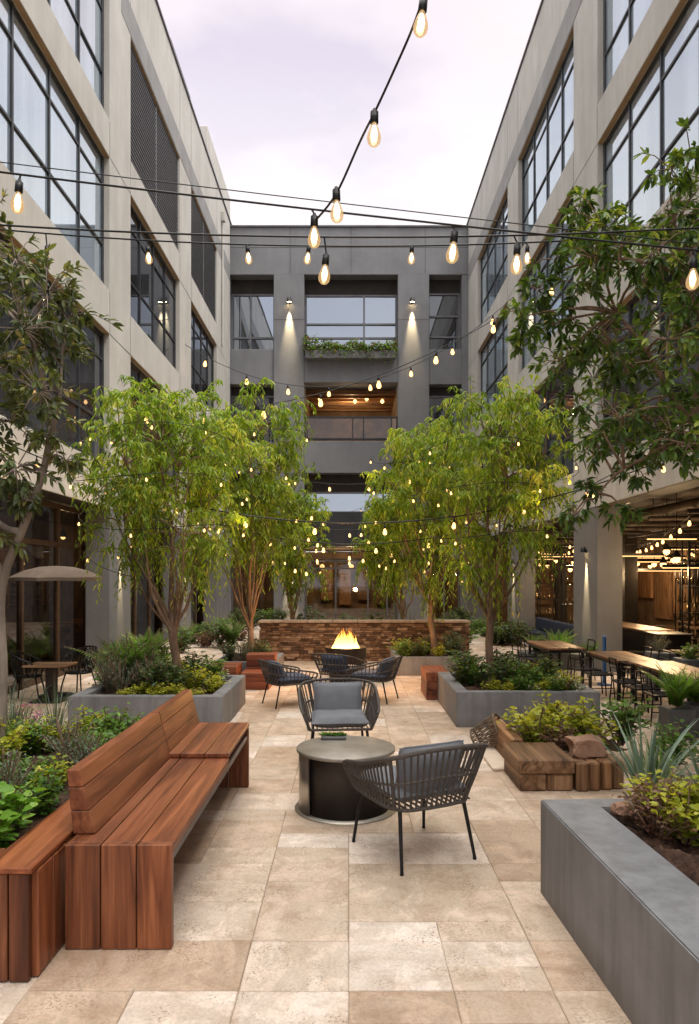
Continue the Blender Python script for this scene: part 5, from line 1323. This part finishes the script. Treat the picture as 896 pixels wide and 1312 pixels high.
# flower box on the far block
t=thing('window_box','trailing flower box under the middle top window of the far block','planter',(0,YB-.2,bz(455)))
a=MB(); a.box(C[3]+.05,C[4]-.12,YB-.3,YB-.03,bz(462),bz(452),.01); a.build('trough','dark',t)
rb2=random.Random(6); a=MB(); a2=MB(); P=[];D=[];Rn=[];P2=[];D2=[]
for k in range(3600):
    x=rb2.uniform(C[3],C[4]-.05); y=YB-.17+rb2.gauss(0,.11); hh=.3+.2*noise.noise(Vector((x*2.2,0,0)))+(.35*rb2.random() if x<C[3]+.5 else 0); z=bz(452)+hh*rb2.random()-max(0,rb2.gauss(.05,.13))*(1.3 if y<YB-.2 else .5)
    (P if rb2.random()<.72 else P2).append((x,min(y,YB-.06),z)); 
for L_,o_,mt in ((P,a,'l_green'),(P2,a2,'l_red')):
    n=len(L_); leaves(o_,np.array(L_),rv(n)+np.array([0,-.5,.1]),rng.uniform(.06,.12,n),rng.uniform(.04,.07,n),rng.uniform(0,1,n))
a.build('foliage','l_green',t); a2.build('blossom','l_red',t)

# ------------------------------------------------------------------ string lights
def bulb_shape(m_s,m_b,m_f,p,sc,tilt=0):
    p=Vector(p); Mx=Matrix.Rotation(tilt,4,'Y'); Ls=.055*sc
    m_s.lathe([(.0,.012*sc),(.008*sc,.01*sc),(.011*sc,-.004*sc),(.0185*sc,-.005*sc),(.0195*sc,-Ls),(.014*sc,-Ls-.004*sc),(0,-Ls-.004*sc)],p,12,Mx)
    prof=[(.012,-.056),(.0145,-.066),(.022,-.085),(.03,-.108),(.0325,-.125),(.029,-.144),(.018,-.157),(.0,-.162)]
    m_b.lathe([(r*sc,z*sc) for r,z in prof],p,14,Mx)
    if m_f is not None:
        for k in range(5):
            a=k*1.257; m_f.tube([p+Mx@Vector((.004*sc*math.cos(a),.004*sc*math.sin(a),-.07*sc)),p+Mx@Vector((.013*sc*math.cos(a),.013*sc*math.sin(a),-.105*sc)),p+Mx@Vector((.006*sc*math.cos(a+.5),.006*sc*math.sin(a+.5),-.138*sc))],.0028*sc,5)
nlab=0
def string(label,path,bulbs,sc=1.0,near=False,drop=None,r=.006,second=None,lights=0):
    """path: world points; bulbs: list of world positions hanging from the cable"""
    global nlab
    t=thing('string_light',label,'string lights',path[0])
    m=MB(); m.tube(path,r,6)
    if second: m.tube(second,r*.55,5)
    for i,b_ in enumerate(bulbs):
        b_=Vector(b_); near_p=min(path,key=lambda q:(Vector(q)-b_).length)
        top=Vector(near_p); m.tube([top,b_+Vector((0,0,.008*sc))],r*.9,5)
    m.build('cable','black',t)
    for i,b_ in enumerate(bulbs):
        ms,mb,mf=MB(),MB(),(MB() if near else None)
        bulb_shape(ms,mb,mf,b_,sc,random.uniform(-.12,.12))
        s_=ms.build('socket','black',t); mb.build('bulb','bulbglass' if near else 'bulb',s_)
        if near: mf.build('filament','fil',s_)
    for i in range(lights):
        b_=Vector(bulbs[(i*len(bulbs))//lights]); lamp('POINT',b_-Vector((0,0,.2)),3.0,(1,.62,.26),t,r=.05)
    return t
def cat(a,b_,sag,n=40):
    a=Vector(a);b_=Vector(b_); return [a.lerp(b_,i/n)-Vector((0,0,sag*4*(i/n)*(1-i/n))) for i in range(n+1)]
def on(path,px):  # point of a path whose picture x is px
    return min(path,key=lambda q: abs(CX+q.x*F/q.y-px))
# near crossing string (lashed to a straight wire)
Y=3.6; zl=at(0,217,Y).z; zr=at(896,318,Y).z; slope=(zr-zl)/(3.58)
p2=cat((-4.1,Y,at(0,208,Y).z-slope*2.3),(4.13,Y,at(896,308,Y).z+slope*2.35),.06,160)
sec=cat((-4.1,Y+.02,at(0,196,Y).z-slope*2.3),(4.13,Y+.02,at(896,306,Y).z+slope*2.35),.03,20)
bl=[]
for px,py in ((25,232),(403,276),(583,296),(889,330)):
    bl.append(at(px,py,Y)+Vector((0,0,.0)))
string('near string of large clear bulbs crossing the whole courtyard left to right',p2,bl,1.02,True,second=sec,r=.0055)
# string rising towards the camera
A=at(403,284,3.6); B=Vector((4.13,-.6,9.6)); p1=cat(A,B,.0,90)
pp=[A,at(431,248,3.45),at(462,180,3.35),at(482,140,3.28),at(505,90,3.2),at(527,40,3.13),at(543,-4,3.08)]
p1=smooth(pp,6)+cat(pp[-1],B,.0,20)[1:]
string('string of clear bulbs rising steeply over the middle of the sky',p1,[at(431,242,3.45)-Vector((0,0,.0)),at(480,142,3.28),at(543,-2,3.08)],1.02,True,r=.0055)
# second near string, slightly farther
Y=4.0; p3=cat((-4.1,Y,at(447,298,Y).z+.25),(4.13,Y,at(447,298,Y).z+.22),.26,160)
string('second string of large clear bulbs just beyond the nearest one',p3,[at(418,326,Y),at(663,313,Y)],1.05,True,r=.0055)
# mid string at the first piers
Y=7.0; p4=cat((-4.1,Y,at(447,314,Y).z+.22),(4.13,Y,at(447,314,Y).z+.2),.22,160)
string('mid-height string of small bulbs spanning between the nearest piers',p4,[at(px,315,Y) for px in (-70,60,189,317,396,528,676,780,900)],1.12,True,r=.008)
# high string between the far piers
def sagstring(label,Y,zl,zr,sag,n,sc,lights=0,Y2=None):
    pth=cat((-4.1,Y,zl),(4.13,Y2 or Y,zr),sag,80)
    bl=[pth[int(80*(i+.5)/n)]+Vector((0,0,-.03)) for i in range(n)]
    string(label,pth,bl,sc,False,r=.008,lights=lights)
sagstring('high slack string of bulbs between the second piers',17.6,7.4,8.6,1.6,8,1.4)
sagstring('slanting string of bulbs from the right building to the left willow',12.5,4.6,7.2,.9,8,1.3)
low=[(8.3,3.2,3.15,.95,10,.66,2),(11,3.3,3.2,1.15,10,.68,2),(14,3.3,3.35,1.25,9,.75,0),(16,3.4,3.4,.75,9,.78,0),(18,5.2,5.3,1.3,8,.9,0),(20,3.3,3.3,1.2,9,.9,0)]
nm=['first','second','third','fourth','fifth','sixth','seventh','eighth','ninth','tenth','eleventh']
for k,(Y,zl,zr,sg,n,sc,li) in enumerate(low):
    sagstring(f'low sagging string of glowing bulbs threaded through the willows, {nm[k]} from the camera',Y,zl,zr,sg,n,sc*1.12,li)
def fairy(label,c,r,n,turns,seed,sc,lights):
    rq=random.Random(seed); path=[]
    for i in range(121):
        u=i/120; a=seed+u*turns*6.283; zz=.45-1.25*u+.07*math.sin(u*40+seed)
        k=.96*math.sqrt(max(.12,1-(zz*.8)**2))*(1+.06*math.sin(u*31+seed))
        path.append(Vector((c[0]+r[0]*k*math.cos(a),c[1]+r[1]*k*math.sin(a),c[2]+zz*r[2])))
    bl=[path[min(120,int(120*(i+rq.random()*.7)/n))]+Vector((0,0,-.02)) for i in range(n)]
    string(label,path,bl,sc,False,r=.0035,lights=lights)
fairy('string of small glowing bulbs wound through the left willow behind the bench',(-2.12,8.0,2.72),(1.0,.96,1.3),22,3.4,2,.36,4)
fairy('string of small glowing bulbs wound through the willow left of the stone wall',(-1.6,11.2,3.2),(.98,.92,1.6),22,3.6,4,.46,4)
fairy('string of small glowing bulbs wound through the slim willow behind the left wall end',(-1.1,14.2,2.4),(.66,.58,1.1),14,2.6,5,.75,1)
fairy('string of small glowing bulbs wound through the right willow in the grey planter',(1.72,8.4,2.72),(.98,.93,1.3),22,3.4,7,.36,4)
fairy('string of small glowing bulbs wound through the willow before the wall on the right',(1.2,11.8,2.9),(.93,.88,1.6),22,3.6,9,.46,4)
fairy('string of small glowing bulbs wound through the slim willow behind the wall on the right',(.95,14.4,2.4),(.75,.58,1.1),16,2.6,11,.75,1)
for k,(xa,ya,xb,yb,z) in enumerate([(4.7,9.6,7.5,20,2.15),(5.6,10,9.2,19,2.05),(4.75,13,6.2,23,2.2)]):
    pth=cat((xa,ya,z+.3),(xb,yb,z+.3),.25,60)
    string(f'string of small amber bulbs inside the right restaurant, {["nearest the court","crossing to the back wall","along the far openings"][k]}',pth,[pth[int(60*(i+.5)/16)]+Vector((0,0,-.02)) for i in range(16)],.75,False,r=.006)
# remove unused plant prototypes
for L in PROTO.values():
    for p in L:
        if p.name not in used:
            for c in kids(p): bpy.data.objects.remove(c)
            bpy.data.objects.remove(p)
